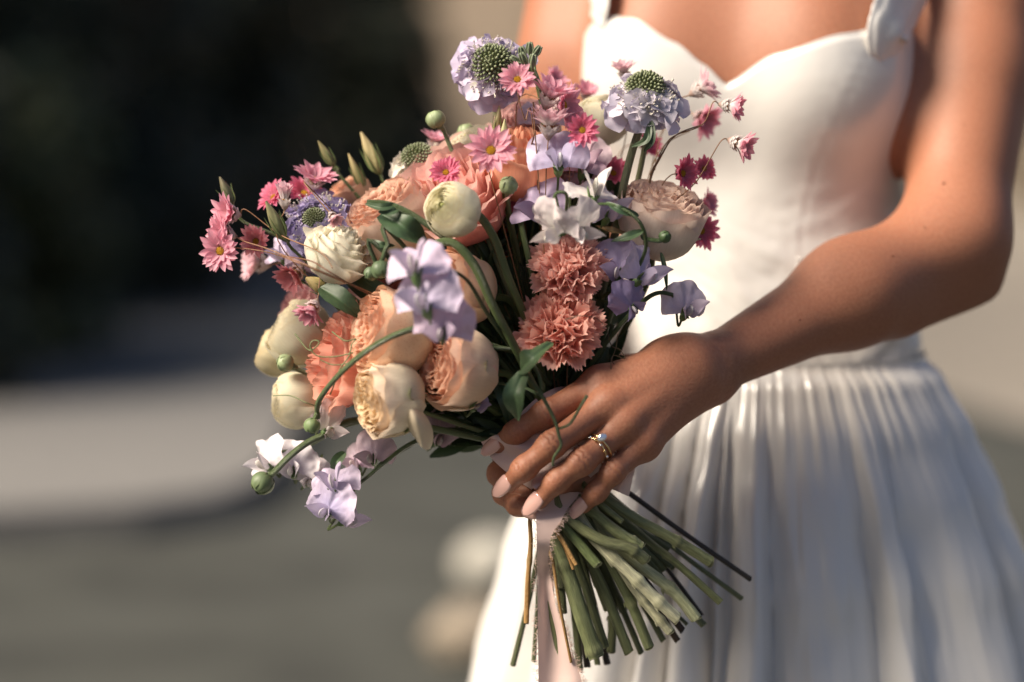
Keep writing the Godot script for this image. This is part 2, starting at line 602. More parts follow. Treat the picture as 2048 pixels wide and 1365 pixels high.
func nets(buf: Buf, lo: Vector3, hi: Vector3, cell: float, keep: Callable, creased: bool, with_trunk: bool) -> void:
	var bs := 5
	var n := Vector3i(((hi - lo) / (cell * bs)).ceil())
	var half := cell * bs * 0.5
	var reach := half * 1.74
	var ids := {}
	var verts := PackedVector3Array()
	var quads := PackedInt32Array()       # cell x, y, z, axis, sign
	var m := bs + 1
	var val := PackedFloat32Array()
	val.resize(m * m * m)
	for bx in n.x:
		for by in n.y:
			for bz in n.z:
				var corner := lo + Vector3(bx, by, bz) * cell * bs
				var mid := corner + Vector3.ONE * half
				var ds := PackedFloat32Array()
				var least := 1e3
				for q in ba.size():
					var ab := bb[q] - ba[q]
					var t := clampf((mid - ba[q]).dot(ab) / maxf(ab.length_squared(), 1e-9), 0.0, 1.0)
					var d := (mid - ba[q] - ab * t).length() - lerpf(ra[q], rb[q], t)
					ds.append(d)
					least = minf(least, d)
				var tr := trunk(mid, 0.045) if with_trunk else 1e3
				least = minf(least, tr)
				if least > reach + 0.01 or least < -reach - 0.03:
					continue
				var act := PackedInt32Array()
				for q in ba.size():
					if ds[q] < reach * 2.0 + 0.014 + least:
						act.append(q)
				var use_trunk := with_trunk and tr < reach * 2.0 + 0.035 + least
				for x in m:
					for y in m:
						for z in m:
							val[(x * m + y) * m + z] = field(corner + Vector3(x, y, z) * cell, act, use_trunk)
				for x in bs:
					for y in bs:
						for z in bs:
							var s := PackedFloat32Array([val[(x * m + y) * m + z], val[((x + 1) * m + y) * m + z], val[(x * m + y + 1) * m + z], val[((x + 1) * m + y + 1) * m + z], val[(x * m + y) * m + z + 1], val[((x + 1) * m + y) * m + z + 1], val[(x * m + y + 1) * m + z + 1], val[((x + 1) * m + y + 1) * m + z + 1]])
							var neg := 0
							for q in 8:
								if s[q] < 0.0:
									neg += 1
							if neg == 0 or neg == 8:
								continue
							var sum := Vector3.ZERO
							var cnt := 0
							for e in EDGES:
								var u: float = s[e[0]]
								var w: float = s[e[1]]
								if (u < 0.0) != (w < 0.0):
									var pa := Vector3(e[0] & 1, (e[0] >> 1) & 1, e[0] >> 2)
									var pb := Vector3(e[1] & 1, (e[1] >> 1) & 1, e[1] >> 2)
									sum += pa.lerp(pb, u / (u - w))
									cnt += 1
							var p := corner + (Vector3(x, y, z) + sum / cnt) * cell
							if not keep.call(p):
								continue
							# pull the vertex onto the surface and take the surface's own normal
							var nrm := Vector3.UP
							# the slope of the cell's own corner values leads there
							var slope0 := Vector3(s[1] + s[3] + s[5] + s[7] - s[0] - s[2] - s[4] - s[6], s[2] + s[3] + s[6] + s[7] - s[0] - s[1] - s[4] - s[5], s[4] + s[5] + s[6] + s[7] - s[0] - s[1] - s[2] - s[3]).normalized()
							p -= slope0 * field(p, act, use_trunk)
							var h := 0.0005
							var f1 := field(p + Vector3(h, -h, -h), act, use_trunk)
							var f2 := field(p + Vector3(-h, -h, h), act, use_trunk)
							var f3 := field(p + Vector3(-h, h, -h), act, use_trunk)
							var f4 := field(p + Vector3(h, h, h), act, use_trunk)
							nrm = Vector3(f1 - f2 - f3 + f4, -f1 - f2 + f3 + f4, -f1 + f2 - f3 + f4).normalized()
							if creased:
								var slope := Vector3.ZERO
								var dip := 0.0
								for cr in creases:
									var e: Vector3 = p - cr[0]
									if e.length_squared() > 0.0002:
										continue
									var up: float = nrm.dot(cr[2])
									if up < 0.05:
										continue
									var fade := smoothstep(0.05, 0.6, up)
									var u: float = e.dot(cr[1]) + 0.0006 * sin(e.dot(cr[3]) * 900.0)
									var g := exp(-u * u / (cr[5] * cr[5]))
									var ph: float = TAU * u / cr[4]
									dip += cr[6] * fade * (0.5 + 0.5 * cos(ph)) * g
									slope += cr[1] * (cr[6] * fade * g * (-0.5 * sin(ph) * TAU / cr[4] - (1.0 + cos(ph)) * u / (cr[5] * cr[5])))
								p -= nrm * dip
								nrm = (nrm + (slope - nrm * slope.dot(nrm)) * 1.3).normalized()
							var key := Vector3i(bx * bs + x, by * bs + y, bz * bs + z)
							ids[key] = buf.v.size() + verts.size()
							verts.append(p)
							buf.n.append(nrm)
							if (s[0] < 0.0) != (s[1] < 0.0):
								quads.append_array([key.x, key.y, key.z, 0, 1 if s[0] < 0.0 else 0])
							if (s[0] < 0.0) != (s[2] < 0.0):
								quads.append_array([key.x, key.y, key.z, 1, 1 if s[0] < 0.0 else 0])
							if (s[0] < 0.0) != (s[4] < 0.0):
								quads.append_array([key.x, key.y, key.z, 2, 1 if s[0] < 0.0 else 0])
	buf.v.append_array(verts)
	for p in verts:
		buf.c.append(Color.WHITE)
		buf.uv.append(Vector2(p.x, p.y))
	var step := [Vector3i(1, 0, 0), Vector3i(0, 1, 0), Vector3i(0, 0, 1)]
	for k in range(0, quads.size(), 5):
		var c := Vector3i(quads[k], quads[k + 1], quads[k + 2])
		var ax := quads[k + 3]
		var u: Vector3i = step[(ax + 1) % 3]
		var w: Vector3i = step[(ax + 2) % 3]
		var i0: int = ids.get(c, -1)
		var i1: int = ids.get(c - u, -1)
		var i2: int = ids.get(c - u - w, -1)
		var i3: int = ids.get(c - w, -1)
		if i0 < 0 or i1 < 0 or i2 < 0 or i3 < 0:
			continue
		if quads[k + 4] == 1:
			buf.ix.append_array([i0, i2, i1, i0, i3, i2])
		else:
			buf.ix.append_array([i0, i1, i2, i0, i2, i3])

const EDGES := [[0, 1], [2, 3], [4, 5], [6, 7], [0, 2], [1, 3], [4, 6], [5, 7], [0, 4], [1, 5], [2, 6], [3, 7]]


func finger(g: int, pts: Array, r: Array, up: Vector3, nail := true, wrinkle := 1.0) -> Dictionary:
	# pts: knuckle, middle joint, last joint, tip
	for k in pts.size() - 1:
		bone(g, pts[k], pts[k + 1], r[k], r[k + 1], 0.004)
	for k in [1, 2]:
		var ax: Vector3 = ((pts[k + 1] - pts[k]).normalized() + (pts[k] - pts[k - 1]).normalized()).normalized()
		var dn := (up - ax * up.dot(ax)).normalized()
		# a slightly thicker joint, then its wrinkles
		if g < 10:
			bone(g, pts[k] - ax * 0.002 + dn * 0.0008, pts[k] + ax * 0.002 + dn * 0.0008, r[k] * 1.0, r[k] * 1.0, 0.004)
		creases.append([pts[k], ax, dn, ax.cross(dn), 0.0042 if k == 1 else 0.0036, 0.0058 if k == 1 else 0.0034, (0.0007 if k == 1 else 0.00045) * wrinkle])
	var t: Vector3 = (pts[3] - pts[2]).normalized()
	return {"tip": pts[3], "axis": t, "up": (up - t * up.dot(t)).normalized(), "r": r[3], "nail": nail, "len": (pts[3] - pts[2]).length()}


func nail_mesh(f: Dictionary, w: float, length: float, start: float) -> Buf:
	var b := Buf.new()
	var pts := PackedVector3Array()
	var cols := PackedColorArray()
	var ax: Vector3 = f.axis
	var up: Vector3 = f.up
	var lat := ax.cross(up)
	var nu := 13
	var nv := 15
	for j in nv:
		for i in nu:
			# the outer ring of the grid folds under, so that the plate has thickness
			var jj := clampi(j - 1, 0, nv - 3)
			var ii := clampi(i - 1, 0, nu - 3)
			var under := j == 0 or j == nv - 1 or i == 0 or i == nu - 1
			var t := float(jj) / (nv - 3)
			var s := 2.0 * ii / (nu - 3) - 1.0
			var wd := w * (1.0 if t < 0.34 else sqrt(maxf(0.0, 1.0 - pow((t - 0.34) / 0.66, 1.9))))
			wd *= 0.86 + 0.14 * sqrt(minf(1.0, t / 0.25))
			var lift: float = f.r * 0.98 + 0.0009 - 0.0019 * pow(s * wd / w, 2.0) - 0.0030 * pow(maxf(t - 0.1, 0.0), 2.0) - (0.0009 if under else 0.0)
			var back := -0.0012 * s * s * (1.0 - t) * -1.0 * (1.0 if t < 0.3 else 0.0)
			var p: Vector3 = f.tip + ax * (start + t * length + back) + lat * s * wd + up * lift
			pts.append(p)
			cols.append(Color(1, 1, 1).lerp(Color(1.08, 1.1, 1.12), smoothstep(0.6, 0.75, t)))
	b.grid(pts, cols, nu, nv)
	return b


func bride() -> void:
	front = dir(-0.30, 0.0, 0.95)
	front.y = 0.0
	front = front.normalized()
	side = Vector3.UP.cross(front)
	var cy := 1.228
	var m := axis_at(cy)
	bust = PackedVector3Array([m + front * 0.062 + side * 0.068, m + front * 0.060 - side * 0.057])
	bust[0].y = cy
	bust[1].y = cy
	# shoulders, neck
	bone(0, at(1480, -330, -0.29), at(1930, -210, -0.28), 0.07, 0.056, 0.03)
	bone(1, at(1480, -330, -0.29), at(1170, -210, -0.31), 0.07, 0.05, 0.03)
	bone(0, at(1480, -330, -0.29), at(1480, -640, -0.27), 0.065, 0.055, 0.05)
	# her left arm, on the right of the picture
	var elbow := at(1908, 480, -0.135)
	var wrist := at(1405, 742, -0.012)
	bone(0, at(1975, -190, -0.27), at(1945, 150, -0.215), 0.056, 0.0485, 0.03)
	bone(0, at(1945, 150, -0.215), elbow, 0.0485, 0.0375, 0.016)
	bone(0, elbow, at(1702, 587, -0.085), 0.038, 0.0355, 0.03)
	bone(0, at(1702, 587, -0.085), wrist, 0.0355, 0.0192, 0.03)
	bone(0, at(1962, 572, -0.142), at(1800, 612, -0.11), 0.011, 0.022, 0.025)      # point of the elbow
	bone(0, at(1420, 716, -0.012), at(1350, 722, 0.0), 0.0165, 0.017, 0.012)
	bone(0, at(1425, 766, -0.016), at(1370, 780, -0.006), 0.0165, 0.0165, 0.012)
	# her right arm, behind the flowers
	bone(1, at(1165, -190, -0.31), at(1150, 120, -0.285), 0.048, 0.041, 0.03)
	bone(1, at(1150, 120, -0.285), at(1115, 520, -0.27), 0.041, 0.034, 0.03)
	bone(1, at(1115, 520, -0.27), at(1085, 860, -0.10), 0.035, 0.021, 0.03)
	# left palm: wrist to the knuckles
	var up := dir(-0.12, 0.42, 0.9)
	var kn := [at(1200, 768, 0.020), at(1216, 812, 0.034), at(1252, 850, 0.036), at(1288, 888, 0.030)]
	var ws := [at(1370, 722, 0.002), at(1374, 735, 0.002), at(1384, 752, 0.0), at(1390, 768, -0.004)]
	for k in 4:
		bone(0, ws[k], kn[k], 0.0165, [0.0118, 0.0122, 0.0116, 0.0106][k], 0.013)
		bone(0, kn[k], kn[k] + up * 0.0012, 0.0106, 0.0098, 0.008)
		bone(0, ws[k] + up * 0.0085, kn[k] + up * 0.0062, 0.0062, 0.0058, 0.007)   # the tendon
	bone(0, at(1330, 800, -0.012), at(1290, 860, 0.0), 0.019, 0.013, 0.014)
	bone(0, at(1320, 740, -0.014), at(1230, 790, -0.002), 0.019, 0.013, 0.014)
	var fs := []
	fs.append(finger(2, [kn[0], at(1092, 828, 0.032), at(1034, 864, 0.028), at(997, 890, 0.018)], [0.0108, 0.0088, 0.0077, 0.0063], dir(-0.25, 0.3, 0.9)))
	fs.append(finger(3, [kn[1], at(1103, 891, 0.053), at(1049, 937, 0.050), at(1018, 968, 0.040)], [0.0108, 0.0089, 0.0078, 0.0063], dir(-0.2, 0.35, 0.9)))
	fs.append(finger(4, [kn[2], at(1163, 925, 0.052), at(1113, 963, 0.050), at(1078, 1002, 0.043)], [0.0104, 0.0086, 0.0076, 0.0062], dir(-0.2, 0.35, 0.9)))
	fs.append(finger(5, [kn[3], at(1227, 944, 0.046), at(1194, 984, 0.042), at(1167, 1012, 0.036)], [0.0093, 0.0076, 0.0067, 0.0055], dir(-0.2, 0.35, 0.9)))
	finger(6, [at(1330, 735, -0.02), at(1230, 740, -0.055), at(1150, 780, -0.058), at(1090, 830, -0.052)], [0.0125, 0.0105, 0.0095, 0.0075], dir(0, 0.5, -0.8))  # thumb, behind the stems
	# right hand: round the back of the stems, fingers curled forward on the left
	var rk := [at(1010, 880, -0.045), at(1020, 925, -0.05), at(1040, 965, -0.05), at(1066, 1000, -0.05)]
	for k in 4:
		bone(1, at(1086, 870, -0.085), rk[k], 0.0165, 0.0105, 0.013)
	fs.append(finger(11, [rk[1], at(1000, 948, -0.012), at(1022, 972, 0.012), at(1056, 985, 0.022)], [0.0105, 0.0092, 0.0082, 0.0064], dir(-0.2, -0.3, 0.9), false))
	fs.append(finger(12, [rk[2], at(1010, 986, -0.004), at(1036, 1010, 0.020), at(1067, 1021, 0.029)], [0.0102, 0.0088, 0.0079, 0.0062], dir(-0.2, -0.3, 0.9), true, 0.5))
	fs.append(finger(13, [rk[3], at(1030, 1000, -0.02), at(1062, 1016, 0.002), at(1100, 1020, 0.008)], [0.0098, 0.0078, 0.007, 0.0058], dir(-0.2, -0.3, 0.9), false))
	fs.append(finger(14, [at(1180, 905, -0.03), at(1170, 960, 0.012), at(1122, 962, 0.030), at(1085, 971, 0.034)], [0.011, 0.0095, 0.0085, 0.0068], dir(-0.2, 0.3, 0.9), true, 0.0))   # thumb, under the other hand

	var base := ground_at(1500, 1365)
	base = Vector3(axis_at(1.03).x, 0.0, axis_at(1.03).z)
	var p := thing("person", "woman in an ivory satin dress holding a bouquet with both hands", "person", Transform3D(Basis(), base))
	var b := Buf.new()
	var cut := wrist + (elbow - wrist).normalized() * 0.03
	var cut_n := (elbow - wrist).normalized()
	var lo := at(950, 1060, 0.08)
	var keep_hand := func(q: Vector3) -> bool: return (q - cut).dot(cut_n) < 0.0028 and q.y < 1.12
	var box_lo := Vector3(at(940, 900, 0).x, at(1100, 1075, 0.05).y, at(1100, 900, -0.11).z)
	var box_hi := Vector3(at(1530, 700, 0).x, at(1200, 590, 0).y, at(1100, 900, 0.075).z)
	var inner := AABB(box_lo + Vector3.ONE * 0.004, box_hi - box_lo - Vector3.ONE * 0.008)
	var keep_body := func(q: Vector3) -> bool: return q.y > 0.95 and ((q - cut).dot(cut_n) > -0.022 or not inner.has_point(q))
	var hb := Buf.new()
	nets(hb, box_lo, box_hi, 0.0016, keep_hand, true, false)
	nets(b, Vector3(at(960, 0, -0.3).x, 0.93, at(1500, 700, -0.42).z), Vector3(at(2180, 0, -0.2).x, at(1500, -700, -0.3).y, at(1500, 700, 0.03).z), 0.0055, keep_body, false, true)
	for k in hb.ix:
		b.ix.append(k + b.v.size())
	b.v.append_array(hb.v)
	b.n.append_array(hb.n)
	b.c.append_array(hb.c)
	b.uv.append_array(hb.uv)
	world_part("body", b, M.skin, p)
	for k in fs.size():
		var f: Dictionary = fs[k]
		if f.nail:
			world_part("fingernail", nail_mesh(f, [0.0054, 0.0059, 0.0058, 0.0050, 0, 0.0052, 0, 0.0055][k], 0.0198 if k < 4 else 0.0150, -0.0056), M.nail, p)
	dress(p)
	rings(kn[2], at(1163, 925, 0.052), 0.0101)


func bodice_r(th: float, y: float) -> float:
	var m := axis_at(y)
	var w := front * cos(th) + side * sin(th)
	var lo := 0.05
	var hi := 0.21
	for k in 11:
		var mid := (lo + hi) * 0.5
		if trunk(m + w * mid, 0.05) < 0.0035:
			lo = mid
		else:
			hi = mid
	return (lo + hi) * 0.5


func neckline(th: float) -> float:
	# world height of the bodice's top edge round the body; 0 is the front, towards her left is positive
	var d := rad_to_deg(th)
	return table(d, [-180, -90, -60, -42, -29, -15, -6, 2, 20, 38, 63, 75, 90, 180], [1.22, 1.235, 1.26, 1.276, 1.273, 1.254, 1.237, 1.221, 1.245, 1.26, 1.272, 1.262, 1.235, 1.22])


func dress(p: Node3D) -> void:
	var waist := 1.004
	var b := Buf.new()
	var pts := PackedVector3Array()
	var cols := PackedColorArray()
	var nu := 220
	var nv := 84
	for j in nv:
		for i in nu:
			var th := TAU * i / nu - PI
			var top := neckline(th)
			var t := float(j) / (nv - 1)
			var y := lerpf(top, waist - 0.004, t)
			var r := bodice_r(th, y)
			# soft drag lines across the waist and under the arm
			var low := smoothstep(0.3, 0.75, t)
			r += 0.0022 * low * noise.get_noise_2d(th * 1.6, y * 34.0 + sin(th * 3.0) * 0.8)
			r += 0.0016 * smoothstep(0.5, 1.3, th) * low * sin(y * 150.0 + th * 9.0) * (0.5 + noise.get_noise_2d(th * 3.0, y * 30.0))
			r += 0.0012 * smoothstep(0.82, 1.0, t) * noise.get_noise_2d(th * 30.0, y * 12.0)
			# the panel seam: a shallow groove between two lips
			var st := seam_th(y)
			var u := (th - st) * r
			r += 0.0004 * exp(-pow(u / 0.002, 2.0)) - 0.0005 * exp(-pow((u - 0.0028) / 0.0014, 2.0))
			if j == 0:
				r -= 0.002
			pts.append(axis_at(y) + (front * cos(th) + side * sin(th)) * r)
			cols.append(Color.WHITE)
	b.grid(pts, cols, nu, nv, true)
	flip(b)
	var bod := world_part("bodice", b, M.satin, p)
	# rolled top edge, seam stitches
	var edge := Buf.new()
	var line := PackedVector3Array()
	for i in nu + 1:
		line.append(pts[i % nu])
	edge.tube(line, PackedFloat32Array([0.0009]), PackedColorArray([Color.WHITE]), 6, false)
	part("neckline_edge", edge.mesh(), M.satin, bod)
	for k in range(1, 7):
		var y := 1.091 - k * 0.0055
		var th := seam_th(y)
		var q := axis_at(y) + (front * cos(th) + side * sin(th)) * (bodice_r(th, y) + 0.0002)
		var pk := Buf.new()
		pk.ball(q, Basis(side.slerp(front, 0.2), Vector3.UP, front).orthonormalized() * Basis.from_scale(Vector3(0.006 if k == 0 else 0.0035, 0.0010, 0.0005)), Color.WHITE)
		world_part("seam_pucker", pk, M.satin, p)
	# skirt, gathered at the waist into long folds
	var sk := Buf.new()
	pts = PackedVector3Array()
	cols = PackedColorArray()
	nu = 720
	nv = 72
	var fold := []
	var a := 0.0
	rng.seed = 23
	while a < TAU:
		var w := rng.randf_range(0.13, 0.22) if rng.randf() < 0.45 else rng.randf_range(0.26, 0.46)
		fold.append([a, minf(a + w, TAU), rng.randf_range(0.45, 1.0), rng.randf_range(0.0, 0.05), rng.randf_range(0.3, 0.7)])
		a += w
	var at_waist := PackedFloat32Array()
	for i in nu:
		at_waist.append(bodice_r(TAU * i / nu, waist) + 0.003)
	for j in nv:
		var t := float(j) / (nv - 1)
		var h := 1.0 * pow(t, 1.6)
		var y := waist - h
		var grow := table(h, [0, 0.016, 0.062, 0.116, 0.178, 0.275, 0.5, 1.05], [0.0, 0.018, 0.042, 0.064, 0.086, 0.114, 0.175, 0.30])
		for i in nu:
			var th := TAU * i / nu
			var wth := fposmod(th + 0.10 * noise.get_noise_2d(th * 1.5, h * 1.6) + 0.02 * sin(h * 6.0 + th * 3.0), TAU)
			var s := Vector2(0.1275 + grow, 0.100 + grow * 0.85)
			var r := s.x * s.y / sqrt(pow(s.y * sin(th), 2.0) + pow(s.x * cos(th), 2.0))
			var k := 0
			while k < fold.size() - 1 and wth > fold[k][1]:
				k += 1
			var u: float = clampf((wth - fold[k][0]) / (fold[k][1] - fold[k][0]), 0.0, 1.0)
			var crest := pow(sin(PI * pow(u, lerpf(0.6, 1.7, fold[k][4]))), 0.85) + 0.22 * pow(sin(TAU * u), 2.0) * (1.0 - smoothstep(0.05, 0.3, h))
			var amp: float = fold[k][2] * (0.001 + 0.021 * smoothstep(fold[k][3] - 0.02, fold[k][3] + 0.14, h) + 0.042 * h)
			r += amp * (crest - 0.55)
			r += 0.0015 * (1.0 - smoothstep(0.015, 0.10, h)) * sin(th * 64.0 + 5.0 * noise.get_noise_1d(th * 6.0)) * (0.6 + noise.get_noise_1d(th * 20.0))
			r += 0.004 * noise.get_noise_2d(th * 4.0, h * 4.0) * smoothstep(0.0, 0.1, h)
			r = lerpf(at_waist[i], r, smoothstep(-0.004, 0.02, h))
			pts.append(axis_at(waist) * Vector3(1, 0, 1) + Vector3(0, y, 0) + (front * cos(th) + side * sin(th)) * r)
			cols.append(Color.WHITE)
	sk.grid(pts, cols, nu, nv, true)
	flip(sk)
	world_part("skirt", sk, M.satin, p)
	# gathered straps
	strap(p, [on_dress(1790, 128, -0.006), on_dress(1776, 86, 0.0012), on_dress(1782, 48, 0.004), at(1800, 0, -0.158), at(1832, -60, -0.182), at(1870, -140, -0.215), at(1925, -230, -0.27), at(1900, -150, -0.34), at(1830, 120, -0.38)], [0.013, 0.0195, 0.0225, 0.0250, 0.026, 0.028, 0.026, 0.024, 0.02], 3)
	strap(p, [on_dress(1196, 75, -0.008), on_dress(1196, 45, 0.0), on_dress(1198, 30, 0.002), at(1200, -10, -0.196), at(1194, -80, -0.22), at(1180, -160, -0.25), at(1170, -240, -0.31), at(1190, -140, -0.37), at(1250, 120, -0.39)], [0.008, 0.0105, 0.0120, 0.0135, 0.015, 0.018, 0.02, 0.02, 0.02], 4)
	# a few small moles on the arm
	for q in [[1888, 367, 0.0012], [1786, 512, 0.0007], [1600, 640, 0.0006], [1930, 250, 0.0006], [1850, 455, 0.0007]]:
		var from := at(q[0], q[1], 0.1)
		var to := at(q[0], q[1], -0.26)
		var act := PackedInt32Array(range(ba.size()))
		for k in 40:
			if field(from, act, true) < 0.0003:
				break
			from += (to - from).normalized() * maxf(field(from, act, true), 0.0003)
		var mo := Buf.new()
		mo.ball(from, Basis.from_scale(Vector3.ONE * q[2]), Color(0.42, 0.30, 0.24), 8, 6)
		world_part("mole", mo, M.skin, p)



func on_dress(px: float, py: float, lift: float) -> Vector3:
	# the point of the bodice that lies along this line of sight, raised by lift
	var p := at(px, py, 0.0)
	var t := (p - eye).normalized()
	for k in 60:
		var d := trunk(p, 0.05) - 0.0035 - lift
		if absf(d) < 0.0003:
			break
		p += t * clampf(d, -0.01, 0.03)
	return p


func flip(b: Buf) -> void:
	for k in range(0, b.ix.size(), 3):
		var q := b.ix[k]
		b.ix[k] = b.ix[k + 1]
		b.ix[k + 1] = q
	for k in b.n.size():
		b.n[k] = -b.n[k]


func seam_th(y: float) -> float:
	return table(y, [1.02, 1.09, 1.16, 1.21, 1.26], [0.47, 0.50, 0.58, 0.66, 0.80])


func strap(p: Node3D, way: Array, wide: Array, sd: int) -> void:
	var line := smooth(way, 8)
	var b := Buf.new()
	var pts := PackedVector3Array()
	var cols := PackedColorArray()
	var nu := 40
	var c := axis_at(1.25)
	for j in line.size():
		var t := (line[mini(j + 1, line.size() - 1)] - line[maxi(j - 1, 0)]).normalized()
		var out := (line[j] - c) * Vector3(1, 0.3, 1)
		out = (out - t * out.dot(t)).normalized()
		var x := t.cross(out)
		var f := float(j) / 8.0
		var w := lerpf(wide[mini(int(f), wide.size() - 1)], wide[mini(int(f) + 1, wide.size() - 1)], fmod(f, 1.0))
		for i in nu:
			var an := TAU * i / nu
			var k := 1.0 + 0.07 * sin(an * 7.0 + sd + f * 1.1 + 2.0 * noise.get_noise_2d(an * 0.8, f * 1.6 + sd)) + 0.05 * noise.get_noise_2d(cos(an) * 2.0 + sd * 9, f * 1.2)
			pts.append(line[j] + (x * cos(an) * w + out * sin(an) * w * 0.2) * k)
			cols.append(Color.WHITE)
	b.grid(pts, cols, nu, line.size(), true)
	world_part("strap", b, M.strap, p)


func rings(a: Vector3, c: Vector3, r: float) -> void:
	var ax := (c - a).normalized()
	var up := dir(-0.15, 0.30, 0.94)
	up = (up - ax * up.dot(ax)).normalized()
	var lat := ax.cross(up)
	var mid := a.lerp(c, 0.575)
	# solitaire ring
	var o := thing("engagement_ring", "gold ring with one large clear oval stone", "ring", Transform3D(Basis(lat, up, lat.cross(up)), mid))
	var b := Buf.new()
	var line := PackedVector3Array()
	for k in 41:
		var an := TAU * k / 40
		line.append(mid + (lat * cos(an) * 1.03 + up * sin(an)) * r)
	b.tube(line, PackedFloat32Array([0.00075]), PackedColorArray([Color.WHITE]), 8, false)
	world_part("band", b, M.gold, o)
	var g := Buf.new()
	var pts := PackedVector3Array()
	var cols := PackedColorArray()
	var prof := [[0.02, 0.0], [0.62, 0.0022], [1.0, 0.0036], [0.98, 0.0039], [0.8, 0.0046], [0.5, 0.0052], [0.02, 0.0053]]
	for q in prof.size():
		for i in 12:
			var an := TAU * (i + (0.5 if q % 2 else 0.0)) / 12
			pts.append(Vector3(cos(an) * 0.0029 * prof[q][0], r + 0.0004 + prof[q][1], sin(an) * 0.0038 * prof[q][0]))
			cols.append(Color.WHITE)
	g.grid(pts, cols, 12, 7, true)
	flip(g)
	for k in g.n.size():
		g.n[k] = Vector3.ZERO
	var st := SurfaceTool.new()
	st.begin(Mesh.PRIMITIVE_TRIANGLES)
	st.set_smooth_group(-1)
	for k in g.ix:
		st.add_vertex(g.v[k])
	st.generate_normals()
	part("gemstone", st.commit(), M.gem, o)
	for k in 4:
		var an := TAU * (k + 0.5) / 4
		var pr := Buf.new()
		var e := Vector3(cos(an) * 0.0024, 0, sin(an) * 0.0033)
		pr.tube(PackedVector3Array([Vector3(e.x * 0.3, r, e.z * 0.3), e + Vector3(0, r + 0.0028, 0), e * 1.02 + Vector3(0, r + 0.0045, 0)]), PackedFloat32Array([0.0004]), PackedColorArray([Color.WHITE]), 6)
		part("prong", pr.mesh(), M.gold, o)
	# the second ring: a wavy band with small stones
	var mid2 := a.lerp(c, 0.66)
	var o2 := thing("wedding_band", "thin wavy gold band set with tiny stones", "ring", Transform3D(Basis(lat, up, lat.cross(up)), mid2))
	var b2 := Buf.new()
	line = PackedVector3Array()
	for k in 61:
		var an := TAU * k / 60
		line.append(mid2 + (lat * cos(an) * 1.03 + up * sin(an)) * (r - 0.0001) + ax * (0.0012 * sin(an * 2.0 + PI / 2) * maxf(sin(an), 0.0) + 0.0002 * sin(an * 9.0)))
	b2.tube(line, PackedFloat32Array([0.00062]), PackedColorArray([Color.WHITE]), 8, false)
	world_part("band", b2, M.gold, o2)
	for k in 6:
		var an := PI * (0.5 + (k - 2.5) * 0.155)
		var s := SphereMesh.new()
		s.radius = 0.0011
		s.height = 0.0022
		s.radial_segments = 8
		s.rings = 4
		part("small_stone", s, M.gem if k % 2 else M.gold, o2, Transform3D(Basis(), Vector3(cos(an) * r * 1.05, sin(an) * (r + 0.0006), 0.0)))


# ---------------------------------------------------------------- flowers
# Every flower is built round its own axis (y), of radius 1, then scaled, turned and put in place.
func cup_petal(q: Dictionary) -> ArrayMesh:
	# a petal that wraps a rounded cup: R radius, H half height, a1 closing angle of the tip, span width in radians
	var key := str(q)
	if meshes.has(key):
		return meshes[key]
	var nu: int = q.get("nu", 15)
	var nv: int = q.get("nv", 11)
	var sd: float = q.get("seed", 0) * 13.7
	var pts := PackedVector3Array()
	var cols := PackedColorArray()
	var c0: Color = q.c0
	var c1: Color = q.c1
	var a0: float = deg_to_rad(q.get("a0", -88.0))
	var a1: float = deg_to_rad(q.a1)
	var ruf: float = q.get("ruf", 0.03)
	var frq: float = q.get("frq", 5.0)
	var roll: float = q.get("roll", 0.0)
	for j in nv:
		var t := float(j) / (nv - 1)
		for i in nu:
			var s := 2.0 * i / (nu - 1) - 1.0
			var top: float = 1.0 - q.get("round", 0.3) * pow(absf(s), 2.6) + 0.07 * noise.get_noise_2d(s * 3.0 + sd, 3.0) + 0.035 * noise.get_noise_2d(s * 11.0 + sd, 7.0) - q.get("notch", 0.0) * exp(-s * s * 40.0)
			var tt := t * top
			var al := lerpf(a0, a1, pow(tt, 0.85))
			var rad: float = q.R * cos(al)
			var y: float = q.H * sin(al)
			var lip := smoothstep(0.72, 1.0, tt)
			rad += roll * lip * lip
			y -= absf(roll) * 0.45 * lip * lip
			var ang: float = s * q.span * 0.5 * (0.3 + 0.7 * smoothstep(0.0, 0.45, tt)) + q.get("twist", 0.0) * tt
			# the petal's right edge lies over its neighbour
			rad += s * q.get("lap", 0.035) * q.R
			var w := ruf * pow(tt, 2.5)
			rad += w * (sin(frq * s * PI * 0.5 + sd) + 0.7 * noise.get_noise_2d(s * 4.0 + sd, tt * 3.0) * 2.0)
			y += w * 0.7 * (cos(frq * 1.3 * s + sd * 2.0) + noise.get_noise_2d(s * 6.0, sd))
			rad += 0.02 * q.R * noise.get_noise_3d(s * 1.6, tt * 2.0, sd) * 2.0
			pts.append(Vector3(rad * sin(ang), y, rad * cos(ang)))
			var vein := 0.03 * noise.get_noise_2d(s * 22.0 + sd, tt * 2.0)
			var rim := smoothstep(0.9, 1.0, t + 0.06 * noise.get_noise_2d(s * 9.0 + sd, 1.0)) * 0.5
			cols.append((c0.lerp(c1, clampf(pow(tt, 1.4) + vein * 3.0, 0.0, 1.0)) * (1.0 + vein)).lerp(c1 * Color(0.92, 0.82, 0.7), rim))
	var b := Buf.new()
	b.grid(pts, cols, nu, nv)
	meshes[key] = b.mesh()
	return meshes[key]


